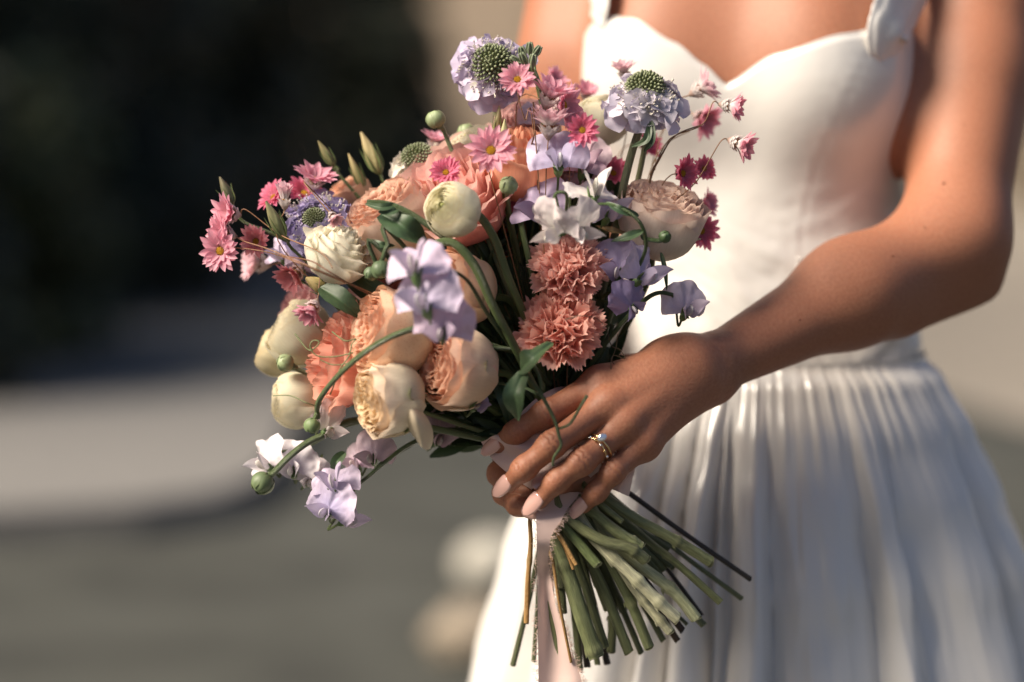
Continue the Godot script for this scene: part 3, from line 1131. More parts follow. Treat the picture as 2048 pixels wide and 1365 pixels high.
func ring_of(root: Node3D, called: String, count: int, q: Dictionary, m: Material, turn := 0.0, variants := 2, lean := 0.0) -> void:
	for k in count:
		var p := q.duplicate()
		p.seed = q.get("seed", 0) + k % variants
		var an := TAU * k / count + turn + rng.randf_range(-0.12, 0.12)
		var t := Transform3D(Basis(Vector3.UP, an) * Basis(Vector3.RIGHT, lean + rng.randf_range(-0.04, 0.04)), Vector3.ZERO)
		part(called, cup_petal(p), m, root, t)


func head(called: String, label: String, category: String, group: String, px: float, py: float, d: float, rpx: float, face: Vector3, roll := 0.0) -> Node3D:
	var k := rpx * U * (D - d) / D
	return thing(called, label, category, Transform3D(along(dir(face.x, face.y, face.z), roll) * Basis.from_scale(Vector3.ONE * k), at(px, py, d)), group)


func stalk(root: Node3D, from_y: float, r: float, col: Color, via := [], m: Material = null, to = null) -> void:
	# the stem from under the head into the hands
	var t := root.transform
	var a := t * Vector3(0, from_y, 0)
	var ax := t.basis.y.normalized()
	var j := Vector3(rng.randf_range(-1, 1), rng.randf_range(-1, 1), rng.randf_range(-1, 1)) * 0.014
	var b: Vector3 = bind + j if to == null else to
	var way := [a]
	if via.size():
		way.append_array(via)
	else:
		var l := a.distance_to(b)
		way.append(a - ax * minf(l * 0.18, 0.03))
		way.append((a - ax * minf(l * 0.3, 0.05)).lerp(b, 0.45) + dir(0, 0, -1) * 0.02)
	way.append(b)
	var buf := Buf.new()
	buf.tube(smooth(way, 6), PackedFloat32Array([r]), PackedColorArray([col]), 8)
	world_part("stem", buf, M.stem if m == null else m, root)


const STEM_GREEN := Color(0.15, 0.20, 0.075)
const PALE_GREEN := Color(0.30, 0.36, 0.20)
const DARK_GREEN := Color(0.035, 0.06, 0.025)


func sepals(root: Node3D, y: float, r: float, count := 5, col := STEM_GREEN) -> void:
	for k in count:
		part("sepal", cup_petal({"R": r, "H": r * 0.9, "a1": 5.0, "span": 0.8, "round": 0.9, "c0": col, "c1": col * 1.2, "seed": k % 2, "roll": 0.25 * r, "nu": 7, "nv": 7}), M.green, root, Transform3D(Basis(Vector3.UP, TAU * k / count), Vector3(0, y, 0)))


func garden_rose(label: String, px: float, py: float, d: float, rpx: float, face: Vector3, out: Color, mid: Color, inner: Color, open := 36.0, sd := 0, pm: Material = null) -> Node3D:
	var o := head("garden_rose", label, "rose", "garden roses in the bouquet", px, py, d, rpx * 1.06, face, sd * 1.1)
	rng.seed = 100 + sd
	ring_of(o, "petal", 5, {"R": 1.0, "H": 1.08, "a1": open - 6.0, "span": 2.3, "round": 0.28, "c0": out * Color(0.92, 1.0, 0.85), "c1": out, "roll": 0.13, "lap": 0.075, "ruf": 0.03, "seed": sd}, M.petal if pm == null else pm, 0.0)
	ring_of(o, "petal", 5, {"R": 0.93, "H": 1.06, "a1": open, "span": 2.2, "round": 0.25, "c0": mid, "c1": mid.lerp(out, 0.4), "roll": 0.07, "lap": 0.06, "ruf": 0.03, "seed": sd + 3}, M.petal if pm == null else pm, 0.6)
	var rows := [[5, 0.87, 1.07, 1.75, 0.045, 0.2], [6, 0.74, 1.13, 1.4, 0.05, 0.5], [6, 0.6, 1.17, 1.35, 0.05, 0.9], [5, 0.45, 1.19, 1.4, 0.05, 0.1], [5, 0.31, 1.2, 1.5, 0.045, 0.4], [3, 0.18, 1.2, 2.4, 0.03, 0.3]]
	for k in rows.size():
		var w: Array = rows[k]
		var f := k / 5.0
		ring_of(o, "petal", w[0], {"R": w[1], "H": w[2], "a1": open + 3.0 + 6.0 * f, "span": w[3], "round": 0.16, "c0": inner, "c1": mid.lerp(inner, 0.3 + 0.5 * f), "ruf": w[4], "frq": 3.0, "seed": sd + 5 + k * 2, "a0": -20.0 + 20.0 * f, "roll": 0.09, "notch": 0.05, "nv": 13}, M.ruffled_petal, w[5], 3)
	sepals(o, -0.22, 0.86)
	stalk(o, -1.04, 0.0026, STEM_GREEN)
	return o


func ranunculus(label: String, px: float, py: float, d: float, rpx: float, face: Vector3, out: Color, inner: Color, via := [], sd := 0, loose := 0.0, shut := 0.0) -> Node3D:
	var o := head("ranunculus", label, "ranunculus", "ranunculus flowers in the bouquet", px, py, d, rpx * 1.08, face, sd * 0.9)
	rng.seed = 200 + sd
	var layers := 9 if loose < 0.3 else 6
	for k in layers:
		var f := float(k) / (layers - 1)
		var q := {"R": lerpf(1.0, 0.24, f), "H": lerpf(1.0, 0.88, f), "a1": lerpf(37.0, 57.0, f) + shut * 0.5 * (1.0 - f) - loose * 62.0 * (1.0 - f), "span": lerpf(2.0, 2.5, f), "round": 0.16 + 0.2 * minf(loose * 2.0, 1.0), "c0": out.lerp(inner, f), "c1": out.lerp(inner, f * 0.5), "roll": lerpf(0.02 + loose * 0.4, 0.0, f), "ruf": 0.006 + loose * 0.07, "frq": 4.0, "seed": sd + k * 2, "a0": lerpf(-86.0, -20.0, minf(f * 3.0, 1.0)), "nv": 13, "lap": 0.06, "nu": 17}
		ring_of(o, "petal", 5 if k < 6 else 4, q, M.thin_petal, k * 0.7, 2)
	var c := Buf.new()
	c.ball(Vector3(0, 0.5, 0), Basis.from_scale(Vector3(0.12, 0.2, 0.12)), Color(0.34, 0.36, 0.14))
	part("button", c.mesh(), M.green, o)
	sepals(o, -0.35, 0.66, 5, PALE_GREEN)
	stalk(o, -0.97, 0.0029, Color(0.17, 0.22, 0.10), via)
	return o


func ruffled_bloom(label: String, px: float, py: float, d: float, rpx: float, face: Vector3, out: Color, inner: Color, sd := 0, open := 8.0, layers := 6, ruf := 0.1) -> Node3D:
	# lisianthus and the like: a few big silky petals with wavy rims
	var o := head("ruffled_bloom", label, "flower", "silky ruffled blooms in the bouquet", px, py, d, rpx * 1.1, face, sd * 1.3)
	rng.seed = 300 + sd
	for k in layers:
		var f := float(k) / maxf(layers - 1, 1)
		var q := {"R": lerpf(1.0, 0.28, f), "H": lerpf(1.0, 0.9, f), "a1": open + f * 34.0, "span": lerpf(1.9, 2.3, f), "round": 0.22, "c0": inner, "c1": out.lerp(inner, 0.25 * f), "roll": lerpf(0.28, 0.02, f), "ruf": ruf * lerpf(1.0, 0.6, f), "frq": 5.0, "seed": sd + k * 2, "nu": 21, "nv": 13}
		ring_of(o, "petal", 4, q, M.ruffled_petal, k * 0.8, 3)
	sepals(o, -0.3, 0.75, 5)
	stalk(o, -0.98, 0.0022, STEM_GREEN)
	return o


func fan_petal(sd: int, c0: Color, c1: Color) -> ArrayMesh:
	var key := "fan%d%s%s" % [sd, c0, c1]
	if meshes.has(key):
		return meshes[key]
	var nu := 25
	var nv := 8
	var pts := PackedVector3Array()
	var cols := PackedColorArray()
	for j in nv:
		var t := float(j) / (nv - 1)
		for i in nu:
			var s := 2.0 * i / (nu - 1) - 1.0
			var teeth := (0.07 if i % 2 else 0.0) + 0.05 * noise.get_noise_2d(s * 6.0, sd * 5.0)
			var l := t * (1.0 - 0.2 * s * s - (teeth if j == nv - 1 else teeth * 0.2 * t))
			var ang := s * 0.62
			var bend := 0.17 * sin(s * 7.0 + sd * 2.1 + sin(s * 3.0 + sd)) * t * t + 0.1 * noise.get_noise_2d(s * 5.0 + sd * 9.0, t * 2.0) * t
			var back := -0.22 * smoothstep(0.55, 1.0, t) * (0.6 + 0.4 * sin(sd * 1.7))
			pts.append(Vector3(sin(ang) * l * 0.85, cos(ang) * l, bend + back))
			cols.append(c0.lerp(c1, t) * (0.96 + 0.08 * (0.5 + 0.5 * sin(s * 40.0))))
	var b := Buf.new()
	b.grid(pts, cols, nu, nv)
	meshes[key] = b.mesh()
	return meshes[key]


func carnation(label: String, px: float, py: float, d: float, rpx: float, face: Vector3, col: Color, deep: Color, sd := 0) -> Node3D:
	var o := head("carnation", label, "carnation", "coral carnations in the bouquet", px, py, d, rpx, face, sd * 1.0)
	rng.seed = 400 + sd
	var n := 44
	for k in n:
		var f := sqrt((k + 0.5) / n)
		var pol := f * 1.5 + rng.randf_range(-0.1, 0.1)
		var az := k * 2.39996 + rng.randf_range(-0.2, 0.2)
		var y := Vector3(sin(pol) * cos(az), cos(pol), sin(pol) * sin(az))
		var z := y.cross(Vector3(-sin(az), 0, cos(az))).normalized()          # towards the axis
		var b := Basis(y.cross(z), y, z) * Basis(Vector3.UP, rng.randf_range(-0.7, 0.7) + (PI / 2 if k < 12 and k % 2 else 0.0))
		var l := lerpf(0.84, 1.2, f) * rng.randf_range(0.92, 1.08)
		b = b * Basis.from_scale(Vector3(lerpf(0.72, 1.15, f), l, 0.95))
		part("petal", fan_petal(k % 5 + sd * 5, deep, col), M.ruffled_petal, o, Transform3D(b, Vector3(0, -0.5, 0)))
	var c := Buf.new()
	c.tube(PackedVector3Array([Vector3(0, -1.5, 0), Vector3(0, -1.1, 0), Vector3(0, -0.62, 0)]), PackedFloat32Array([0.2, 0.25, 0.3]), PackedColorArray([STEM_GREEN]), 10)
	part("calyx", c.mesh(), M.green, o)
	stalk(o, -1.45, 0.0022, STEM_GREEN)
	return o


func floret(sd: int, c0: Color, c1: Color, big: float) -> ArrayMesh:
	# five small uneven petals on a short tube, opening along y; the petals towards +x are the long ones
	var key := "floret%d%s%s%f" % [sd, c0, c1, big]
	if meshes.has(key):
		return meshes[key]
	var r := RandomNumberGenerator.new()
	r.seed = sd
	var b := Buf.new()
	b.tube(PackedVector3Array([Vector3(0, -0.7, 0), Vector3(0, 0, 0)]), PackedFloat32Array([0.06, 0.12]), PackedColorArray([c0]), 6, false)
	for k in 5:
		var az := TAU * k / 5 + r.randf_range(-0.15, 0.15)
		var l := lerpf(0.45, 1.0, 0.5 + 0.5 * cos(az)) * r.randf_range(0.85, 1.15) * big
		var wd := l * r.randf_range(0.5, 0.66)
		var up := r.randf_range(-0.1, 0.35)
		var pts := PackedVector3Array()
		var cols := PackedColorArray()
		for j in 6:
			var t := j / 5.0
			for i in 7:
				var s := i / 3.0 - 1.0
				var w := wd * (0.22 + 0.78 * sin(PI * minf(t * 0.62, 1.0))) * (1.0 if j < 5 else 0.62)
				var rad := 0.1 + t * l * (1.0 - 0.14 * s * s)
				var y := up * t * l + 0.12 * l * sin(s * 3.4 + sd + k) * t * t + 0.22 * l * s * s * t - 0.15 * t * t * l
				pts.append(Vector3(cos(az) * rad - sin(az) * s * w, y, sin(az) * rad + cos(az) * s * w))
				cols.append(c0.lerp(c1, smoothstep(0.05, 0.5, t)))
		b.grid(pts, cols, 7, 6)
	for k in 3:
		var az := r.randf() * TAU
		var tip := Vector3(cos(az) * 0.18, 0.5 + 0.2 * r.randf(), sin(az) * 0.18)
		b.tube(PackedVector3Array([Vector3.ZERO, tip]), PackedFloat32Array([0.02]), PackedColorArray([Color(0.75, 0.72, 0.62)]), 4)
		b.ball(tip, Basis.from_scale(Vector3.ONE * 0.05), Color(0.78, 0.74, 0.66), 5, 4)
	meshes[key] = b.mesh()
	return meshes[key]


func scabiosa(label: String, px: float, py: float, d: float, rpx: float, face: Vector3, col: Color, pale: Color, dome: float, sd := 0, skirt := 1.0) -> Node3D:
	var o := head("scabiosa", label, "scabiosa", "pincushion flowers in the bouquet", px, py, d, rpx, face, sd * 1.7)
	rng.seed = 500 + sd
	var pins := Buf.new()
	var n := 130
	for k in n:
		var cy := 1.0 - 0.86 * (k + 0.5) / n
		var rr := sqrt(1.0 - cy * cy)
		var az := k * 2.39996
		var q := Vector3(rr * cos(az), cy, rr * sin(az)) * (dome * rng.randf_range(0.96, 1.05))
		var up := q.normalized()
		var at_ := q * Vector3(1, 0.92, 1) + Vector3(0, 0.12, 0)
		var g := Color(0.20, 0.235, 0.115).lerp(Color(0.36, 0.38, 0.25), rng.randf() * 0.8)
		pins.tube(PackedVector3Array([at_ * 0.55, at_]), PackedFloat32Array([dome * 0.035]), PackedColorArray([Color(0.18, 0.20, 0.09)]), 5, false)
		pins.ball(at_, along(up) * Basis.from_scale(Vector3(dome * 0.078, dome * 0.1, dome * 0.078)), g, 7, 6)
	pins.ball(Vector3(0, 0.05, 0), Basis.from_scale(Vector3.ONE * dome * 0.72), Color(0.17, 0.19, 0.085), 14, 8)
	var pc := part("pincushion", pins.mesh(), M.green, o)
	pc.set_meta("kind", "stuff")
	var rings_ := [[13, 1.66, 0.62, 0.52], [13, 1.4, 0.6, 0.42], [13, 1.14, 0.56, 0.28], [13, 0.9, 0.5, 0.19]]
	for q in rings_.size():
		var row: Array = rings_[q]
		for k in row[0]:
			var az: float = TAU * (k + 0.5 * (q % 2)) / row[0] + rng.randf_range(-0.12, 0.12)
			var pol: float = row[1] * skirt + rng.randf_range(-0.17, 0.17)
			var y := Vector3(sin(pol) * cos(az), cos(pol), sin(pol) * sin(az))
			var tilt := Vector3(cos(az), 0, sin(az))
			var yy := (y * 0.55 + Vector3.UP * 0.5 + Vector3(rng.randf_range(-0.25, 0.25), rng.randf_range(-0.25, 0.25), rng.randf_range(-0.25, 0.25))).normalized()
			var x := (tilt - yy * tilt.dot(yy)).normalized()
			var bs := Basis(x, yy, x.cross(yy)) * Basis.from_scale(Vector3.ONE * row[3] * rng.randf_range(0.9, 1.15))
			var fl := floret(k % 4 + 1, Color(0.62, 0.60, 0.46), col.lerp(pale, q / 3.5), 1.15 if q < 2 else 0.9)
			part("floret", fl, M.petal, o, Transform3D(bs, Vector3(y.x * row[2], y.y * row[2] * 0.75 + 0.0, y.z * row[2])))
	for k in 8:
		part("bract", cup_petal({"R": 0.5, "H": 0.42, "a1": 12.0, "span": 0.5, "round": 0.9, "c0": DARK_GREEN, "c1": STEM_GREEN, "seed": k % 2, "nu": 7, "nv": 7}), M.green, o, Transform3D(Basis(Vector3.UP, TAU * k / 8), Vector3(0, -0.2, 0)))
	stalk(o, -0.55, 0.0021, Color(0.26, 0.28, 0.17))
	return o


func ray_petal(pol: float, l: float, w: float, c0: Color, c1: Color, split: float, sd: int) -> ArrayMesh:
	# a narrow pointed papery petal leaving the axis at the angle pol
	var key := "ray%f%f%f%s%s%f%d" % [pol, l, w, c0, c1, split, sd]
	if meshes.has(key):
		return meshes[key]
	var pts := PackedVector3Array()
	var cols := PackedColorArray()
	for j in 8:
		var t := j / 7.0
		var a := deg_to_rad(pol) + 0.25 * t * (0.6 + 0.4 * sin(sd * 2.0)) - 0.12
		for i in 5:
			var s := i / 2.0 - 1.0
			var wd := w * (0.42 + 0.58 * sin(PI * minf(t * 0.85 + 0.08, 1.0))) * sqrt(maxf(0.0, 1.0 - pow(t, 4.0)) + 0.003)
			var lift := 0.4 * wd * s * s
			pts.append(Vector3(s * wd, cos(a) * l * t + lift, 0.12 + sin(a) * l * t))
			cols.append(c0.lerp(c1, smoothstep(split - 0.22, split + 0.22, t + 0.05 * sin(s * 9.0 + sd))) * (1.0 - 0.06 * absf(s)))
	var b := Buf.new()
	b.grid(pts, cols, 5, 8)
	meshes[key] = b.mesh()
	return meshes[key]


const DAISY := {
	"pink": [Color(0.93, 0.73, 0.77), Color(0.90, 0.48, 0.59)],
	"deep": [Color(0.90, 0.44, 0.55), Color(0.85, 0.25, 0.39)],
	"pale": [Color(0.93, 0.85, 0.85), Color(0.91, 0.62, 0.69)],
	"coral": [Color(0.92, 0.58, 0.57), Color(0.90, 0.40, 0.43)],
	"white": [Color(0.90, 0.88, 0.87), Color(0.90, 0.46, 0.56)],
}


func daisy(label: String, px: float, py: float, d: float, rpx: float, face: Vector3, kind: String, open: float, via := [], sd := 0, to = null) -> Node3D:
	# open: 1 a flat face, 0 a half shut cup
	var o := head("paper_daisy", label, "daisy", "pink paper daisies in the bouquet", px, py, d, rpx * 1.28, face, sd * 0.77)
	rng.seed = 600 + sd
	var c: Array = DAISY[kind]
	var rows := [[15, lerpf(34.0, 82.0, open), 0.98, 0.19], [14, lerpf(28.0, 72.0, open), 0.9, 0.18], [11, lerpf(22.0, 58.0, open), 0.66, 0.15]]
	for q in rows.size():
		var row: Array = rows[q]
		for k in row[0]:
			var m := ray_petal(row[1], row[2], row[3], c[0], c[1] if q < 2 else c[1] * 0.9, 0.12 if kind != "white" and kind != "pale" else 0.5, k % 3)
			part("petal", m, M.thin_petal, o, Transform3D(Basis(Vector3.UP, TAU * (k + 0.5 * q) / row[0] + rng.randf_range(-0.08, 0.08)) * Basis(Vector3.RIGHT, rng.randf_range(-0.16, 0.14)) * Basis.from_scale(Vector3(rng.randf_range(0.85, 1.15), 1.0, 1.0) * rng.randf_range(0.84, 1.1)), Vector3(0, -0.02 * q, 0)))
	# papery white scales that taper to the stem
	for q in 3:
		for k in 9:
			var m := ray_petal(lerpf(26.0, 40.0, open) + q * 4.0, 0.62 - q * 0.14, 0.13, Color(0.66, 0.50, 0.44), c[0].lerp(Color(0.8, 0.76, 0.74), 0.6), 0.4, k % 2)
			part("scale", m, M.thin_petal, o, Transform3D(Basis(Vector3.UP, TAU * (k + 0.5 * q) / 9), Vector3(0, -0.42, 0)))
	var b := Buf.new()
	b.tube(PackedVector3Array([Vector3(0, -0.5, 0), Vector3(0, -0.3, 0), Vector3(0, 0.0, 0)]), PackedFloat32Array([0.07, 0.15, 0.17]), PackedColorArray([Color(0.5, 0.38, 0.3)]), 8)
	part("cone", b.mesh(), M.thin_petal, o)
	var y := Buf.new()
	for k in 46:
		var f := sqrt((k + 0.5) / 46.0)
		var az := k * 2.39996
		y.ball(Vector3(cos(az) * f * 0.21, 0.10 - 0.05 * f * f, sin(az) * f * 0.21), Basis.from_scale(Vector3(0.034, 0.07, 0.034)), Color(0.78, 0.46, 0.05) if f < 0.86 else Color(0.32, 0.10, 0.03), 5, 4)
	part("disk", y.mesh(), M.green, o)
	stalk(o, -0.48, 0.00042, Color(0.24, 0.12, 0.06), via, M.twig, to)
	return o


func sweet_pea(label: String, px: float, py: float, d: float, rpx: float, face: Vector3, up: Vector3, col: Color, tip: Color, sd := 0, fold := 0.0, to = null) -> Node3D:
	# face: where the flower looks; up: where the top of its big back petal points
	var z := dir(face.x, face.y, face.z)
	var u := dir(up.x, up.y, up.z)
	u = (u - z * u.dot(z)).normalized()
	var k := rpx * 1.04 * U * (D - d) / D
	var o := thing("sweet_pea", label, "sweet pea", Transform3D(Basis(u.cross(z), u, z) * Basis.from_scale(Vector3.ONE * k), at(px, py, d)), "sweet peas in the bouquet")
	rng.seed = 700 + sd
	var key := "standard%d%s%s%f" % [sd % 5, col, tip, fold]
	if not meshes.has(key):
		var b := Buf.new()
		var nu := 41
		var nv := 19
		var pts := PackedVector3Array()
		var cols := PackedColorArray()
		var sq := (sd % 5) * 5.3
		for j in nv:
			var t := float(j) / (nv - 1)
			for i in nu:
				var s := 2.0 * i / (nu - 1) - 1.0
				var ph := s * 1.72
				var l := (1.42 - 0.30 * s * s - 0.2 * exp(-s * s * 26.0) + 0.07 * noise.get_noise_2d(s * 3.0, sq)) * t
				var ru := pow(t, 2.5)
				var zz := -0.40 * t * t * cos(ph * 0.8) + (0.22 - fold * 1.2) * s * s * t * t - 0.14 * exp(-s * s * 50.0) * t * (1.0 - 0.5 * t)
				zz += ru * (0.15 * sin(ph * 4.2 + sq) + 0.26 * noise.get_noise_3d(s * 2.6, t * 2.0, sq) + 0.06 * sin(ph * 11.0 + sq * 3.0) * t * t) + 0.05 * t * noise.get_noise_2d(s * 5.0 + sq, t * 4.0)
				l += 0.05 * ru * sin(ph * 6.0 + sq * 2.0)
				pts.append(Vector3(sin(ph) * l * (1.0 - fold * 0.5) * 0.92, cos(ph) * l - 0.5, zz - 0.1))
				var v := 0.05 * sin(s * 46.0 / (0.4 + t)) * t
				cols.append(col.lerp(tip, clampf(smoothstep(0.15, 1.0, t) + v, 0, 1)))
		b.grid(pts, cols, nu, nv)
		meshes[key] = b.mesh()
	part("standard", meshes[key], M.petal, o)
	var wk := "wing%s%s" % [col, tip]
	if not meshes.has(wk):
		var b := Buf.new()
		var pts := PackedVector3Array()
		var cols := PackedColorArray()
		for j in 11:
			var t := j / 10.0
			for i in 11:
				var s := i / 5.0 - 1.0
				var w := 0.36 * sin(PI * (0.1 + 0.8 * t))
				pts.append(Vector3(0.07 + 0.34 * t * t + 0.18 * (1.0 - s * s) * t, s * w - 0.42 + 0.1 * t + 0.35 * t * t, 0.92 * t * (1.0 - 0.12 * s * s) - 0.05 + 0.05 * sin(s * 4.0) * t))
				cols.append(col.lerp(tip, 0.3 + 0.5 * t))
		b.grid(pts, cols, 11, 11)
		meshes[wk] = b.mesh()
	part("wing", meshes[wk], M.petal, o, Transform3D(Basis(Vector3.BACK, 0.12), Vector3.ZERO))
	part("wing", meshes[wk], M.petal, o, Transform3D(Basis.from_scale(Vector3(-1, 1, 1)) * Basis(Vector3.BACK, -0.1) * Basis(Vector3.RIGHT, 0.2), Vector3.ZERO))
	if not meshes.has("keel%s" % col):
		var b := Buf.new()
		b.ball(Vector3(0, -0.36, 0.32), Basis(Vector3.RIGHT, -0.5) * Basis.from_scale(Vector3(0.09, 0.2, 0.34)), col.lerp(Color(0.8, 0.8, 0.66), 0.5), 10, 8)
		meshes["keel%s" % col] = b.mesh()
		b = Buf.new()
		b.tube(PackedVector3Array([Vector3(0, -0.86, -0.36), Vector3(0, -0.74, -0.24), Vector3(0, -0.6, -0.12), Vector3(0, -0.52, -0.02)]), PackedFloat32Array([0.06, 0.15, 0.18, 0.17]), PackedColorArray([Color(0.14, 0.22, 0.08)]), 10)
		for q in 5:
			var an := TAU * q / 5
			b.tube(PackedVector3Array([Vector3(cos(an) * 0.15, -0.56 + sin(an) * 0.12, -0.08), Vector3(cos(an) * 0.24, -0.46 + sin(an) * 0.22, 0.08), Vector3(cos(an) * 0.3, -0.4 + sin(an) * 0.3, 0.2)]), PackedFloat32Array([0.06, 0.045, 0.006]), PackedColorArray([Color(0.13, 0.2, 0.08)]), 5)
		meshes["calyx%s" % col] = b.mesh()
	part("keel", meshes["keel%s" % col], M.petal, o)
	part("calyx", meshes["calyx%s" % col], M.green, o)
	var t0 := o.transform
	var a := t0 * Vector3(0, -0.84, -0.34)
	var st := Buf.new()
	var e: Vector3 = bind + dir(-0.5, 0.6, 0) * 0.06 if to == null else to
	var l := a.distance_to(e)
	st.tube(smooth([a, a + (t0.basis * Vector3(0, -0.5, -0.5)).normalized() * minf(0.012, l * 0.3), a.lerp(e, 0.55) - dir(0, 0, 1) * minf(0.015, l * 0.2), e], 6), PackedFloat32Array([0.0009]), PackedColorArray([STEM_GREEN]), 7)
	world_part("stem", st, M.stem, o)
	return o


func round_bud(label: String, px: float, py: float, d: float, rpx: float, face: Vector3, col: Color, via := [], sd := 0, to = null, r := 0.0016) -> Node3D:
	var o := head("round_bud", label, "bud", "round green buds in the bouquet", px, py, d, rpx, face, sd)
	rng.seed = 800 + sd
	var b := Buf.new()
	b.ball(Vector3(0, 0.02, 0), Basis.from_scale(Vector3(0.9, 0.86, 0.9)), col * 1.3, 16, 10)
	part("heart", b.mesh(), M.green, o)
	for k in 5:
		part("sepal", cup_petal({"R": 1.0, "H": 0.95, "a1": 66.0, "span": 1.55, "round": 0.5, "c0": col * 0.8, "c1": col * 1.25, "ruf": 0.05, "frq": 3.0, "seed": k % 2, "roll": 0.05, "nu": 11, "nv": 9}), M.green, o, Transform3D(Basis(Vector3.UP, TAU * k / 5) * Basis(Vector3.RIGHT, -0.03 * (k % 3)), Vector3.ZERO))
	stalk(o, -0.9, r, col, via, null, to)
	return o


func long_bud(label: String, px: float, py: float, d: float, lpx: float, wpx: float, face: Vector3, col: Color, tip: Color, sd := 0, via := [], to = null, ragged := false) -> Node3D:
	# a furled, tapering bud; px, py is its middle
	var o := head("furled_bud", label, "bud", "furled pointed buds in the bouquet", px, py, d, lpx * 0.5, face, sd)
	rng.seed = 900 + sd
	var b := Buf.new()
	var pts := PackedVector3Array()
	var cols := PackedColorArray()
	var w := wpx / lpx
	for j in 22:
		var t := j / 21.0
		for i in 30:
			var an := TAU * i / 30
			var r := w * pow(sin(PI * (0.05 + 0.9 * pow(t, 0.75))), 0.85) * (1.0 - 0.35 * t)
			var spiral := fposmod(an * 3.0 / TAU + t * 0.9, 1.0)
			r *= 0.9 + 0.2 * spiral
			pts.append(Vector3(cos(an) * r, 2.0 * t - 1.0, sin(an) * r))
			cols.append(col.lerp(tip, smoothstep(0.2, 0.9, t)) * (0.92 + 0.16 * spiral))
	b.grid(pts, cols, 30, 22, true)
	part("furled_petals", b.mesh(), M.green, o)
	for k in 5:
		var an := TAU * k / 5
		var s := Buf.new()
		s.tube(smooth([Vector3(cos(an) * 0.04, -1.0, sin(an) * 0.04), Vector3(cos(an) * w * 0.95, -0.62, sin(an) * w * 0.95), Vector3(cos(an) * w * 1.12, -0.1, sin(an) * w * 1.12), Vector3(cos(an) * w * (1.5 if ragged else 1.2), 0.35, sin(an) * w * (1.5 if ragged else 1.2))], 4), PackedFloat32Array([0.05, 0.05, 0.05, 0.05, 0.045, 0.045, 0.04, 0.035, 0.03, 0.025, 0.018, 0.01, 0.004]), PackedColorArray([STEM_GREEN * 1.1]), 6)
		part("sepal", s.mesh(), M.green, o)
	stalk(o, -0.98, 0.0012, STEM_GREEN, via, null, to)
	return o


func leaf(label: String, a: Vector3, m: Vector3, e: Vector3, width: float, up: Vector3, col: Color, wave := 0.08, group := "leaves in the bouquet") -> Node3D:
	var o := thing("leaf", label, "leaf", Transform3D(Basis(), a), group)
	var line := smooth([a, m, e], 9)
	var b := Buf.new()
	var pts := PackedVector3Array()
	var cols := PackedColorArray()
	var n := line.size()
	for j in n:
		var t := float(j) / (n - 1)
		var tg := (line[mini(j + 1, n - 1)] - line[maxi(j - 1, 0)]).normalized()
		var x := tg.cross(up).normalized()
		var nn := x.cross(tg)
		for i in 13:
			var s := i / 6.0 - 1.0
			var w := width * 0.5 * pow(sin(PI * pow(clampf(t, 0.004, 0.996), 0.8)), 0.8)
			var z := width * (0.16 * absf(s) - 0.03 * exp(-s * s * 60.0) + wave * sin(t * 9.0 + s * 2.0 + a.x * 90.0) * absf(s) + 0.02 * sin(t * 40.0 + absf(s) * -9.0) * absf(s))
			pts.append(line[j] + x * s * w + nn * z * minf(1.0, w / (width * 0.3)))
			cols.append(col.lerp(col * 1.7, 0.5 * exp(-s * s * 120.0) + 0.12 * maxf(0.0, sin(t * 40.0 - absf(s) * 9.0))))
	b.grid(pts, cols, 13, n)
	world_part("blade", b, M.green, o)
	return o


func strand(called: String, label: String, category: String, way: Array, r: Array, col: Color, group: String, m: Material = null, sides := 8) -> Node3D:
	var line := smooth(way, 7)
	var rr := PackedFloat32Array()
	for k in line.size():
		var f := float(k) / (line.size() - 1) * (r.size() - 1)
		var q := mini(int(f), r.size() - 1)
		rr.append(lerpf(r[q], r[mini(q + 1, r.size() - 1)], f - q))
	var b := Buf.new()
	b.tube(line, rr, PackedColorArray([col]), sides)
	var o := part(called, null, M.stem if m == null else m, self, Transform3D(Basis(), way[0]))
	for k in b.v.size():
		b.v[k] -= way[0]
	o.mesh = b.mesh()
	o.name = numbered(called)
	tag(o, label, category, group)
	return o


func v3(x: float, y: float, z: float) -> Vector3:
	return Vector3(x, y, z)


func pts(list: Array) -> Array:
	# [x, y, d, x, y, d, ...] to places
	var out := []
	for k in range(0, list.size(), 3):
		out.append(at(list[k], list[k + 1], list[k + 2]))
	return out


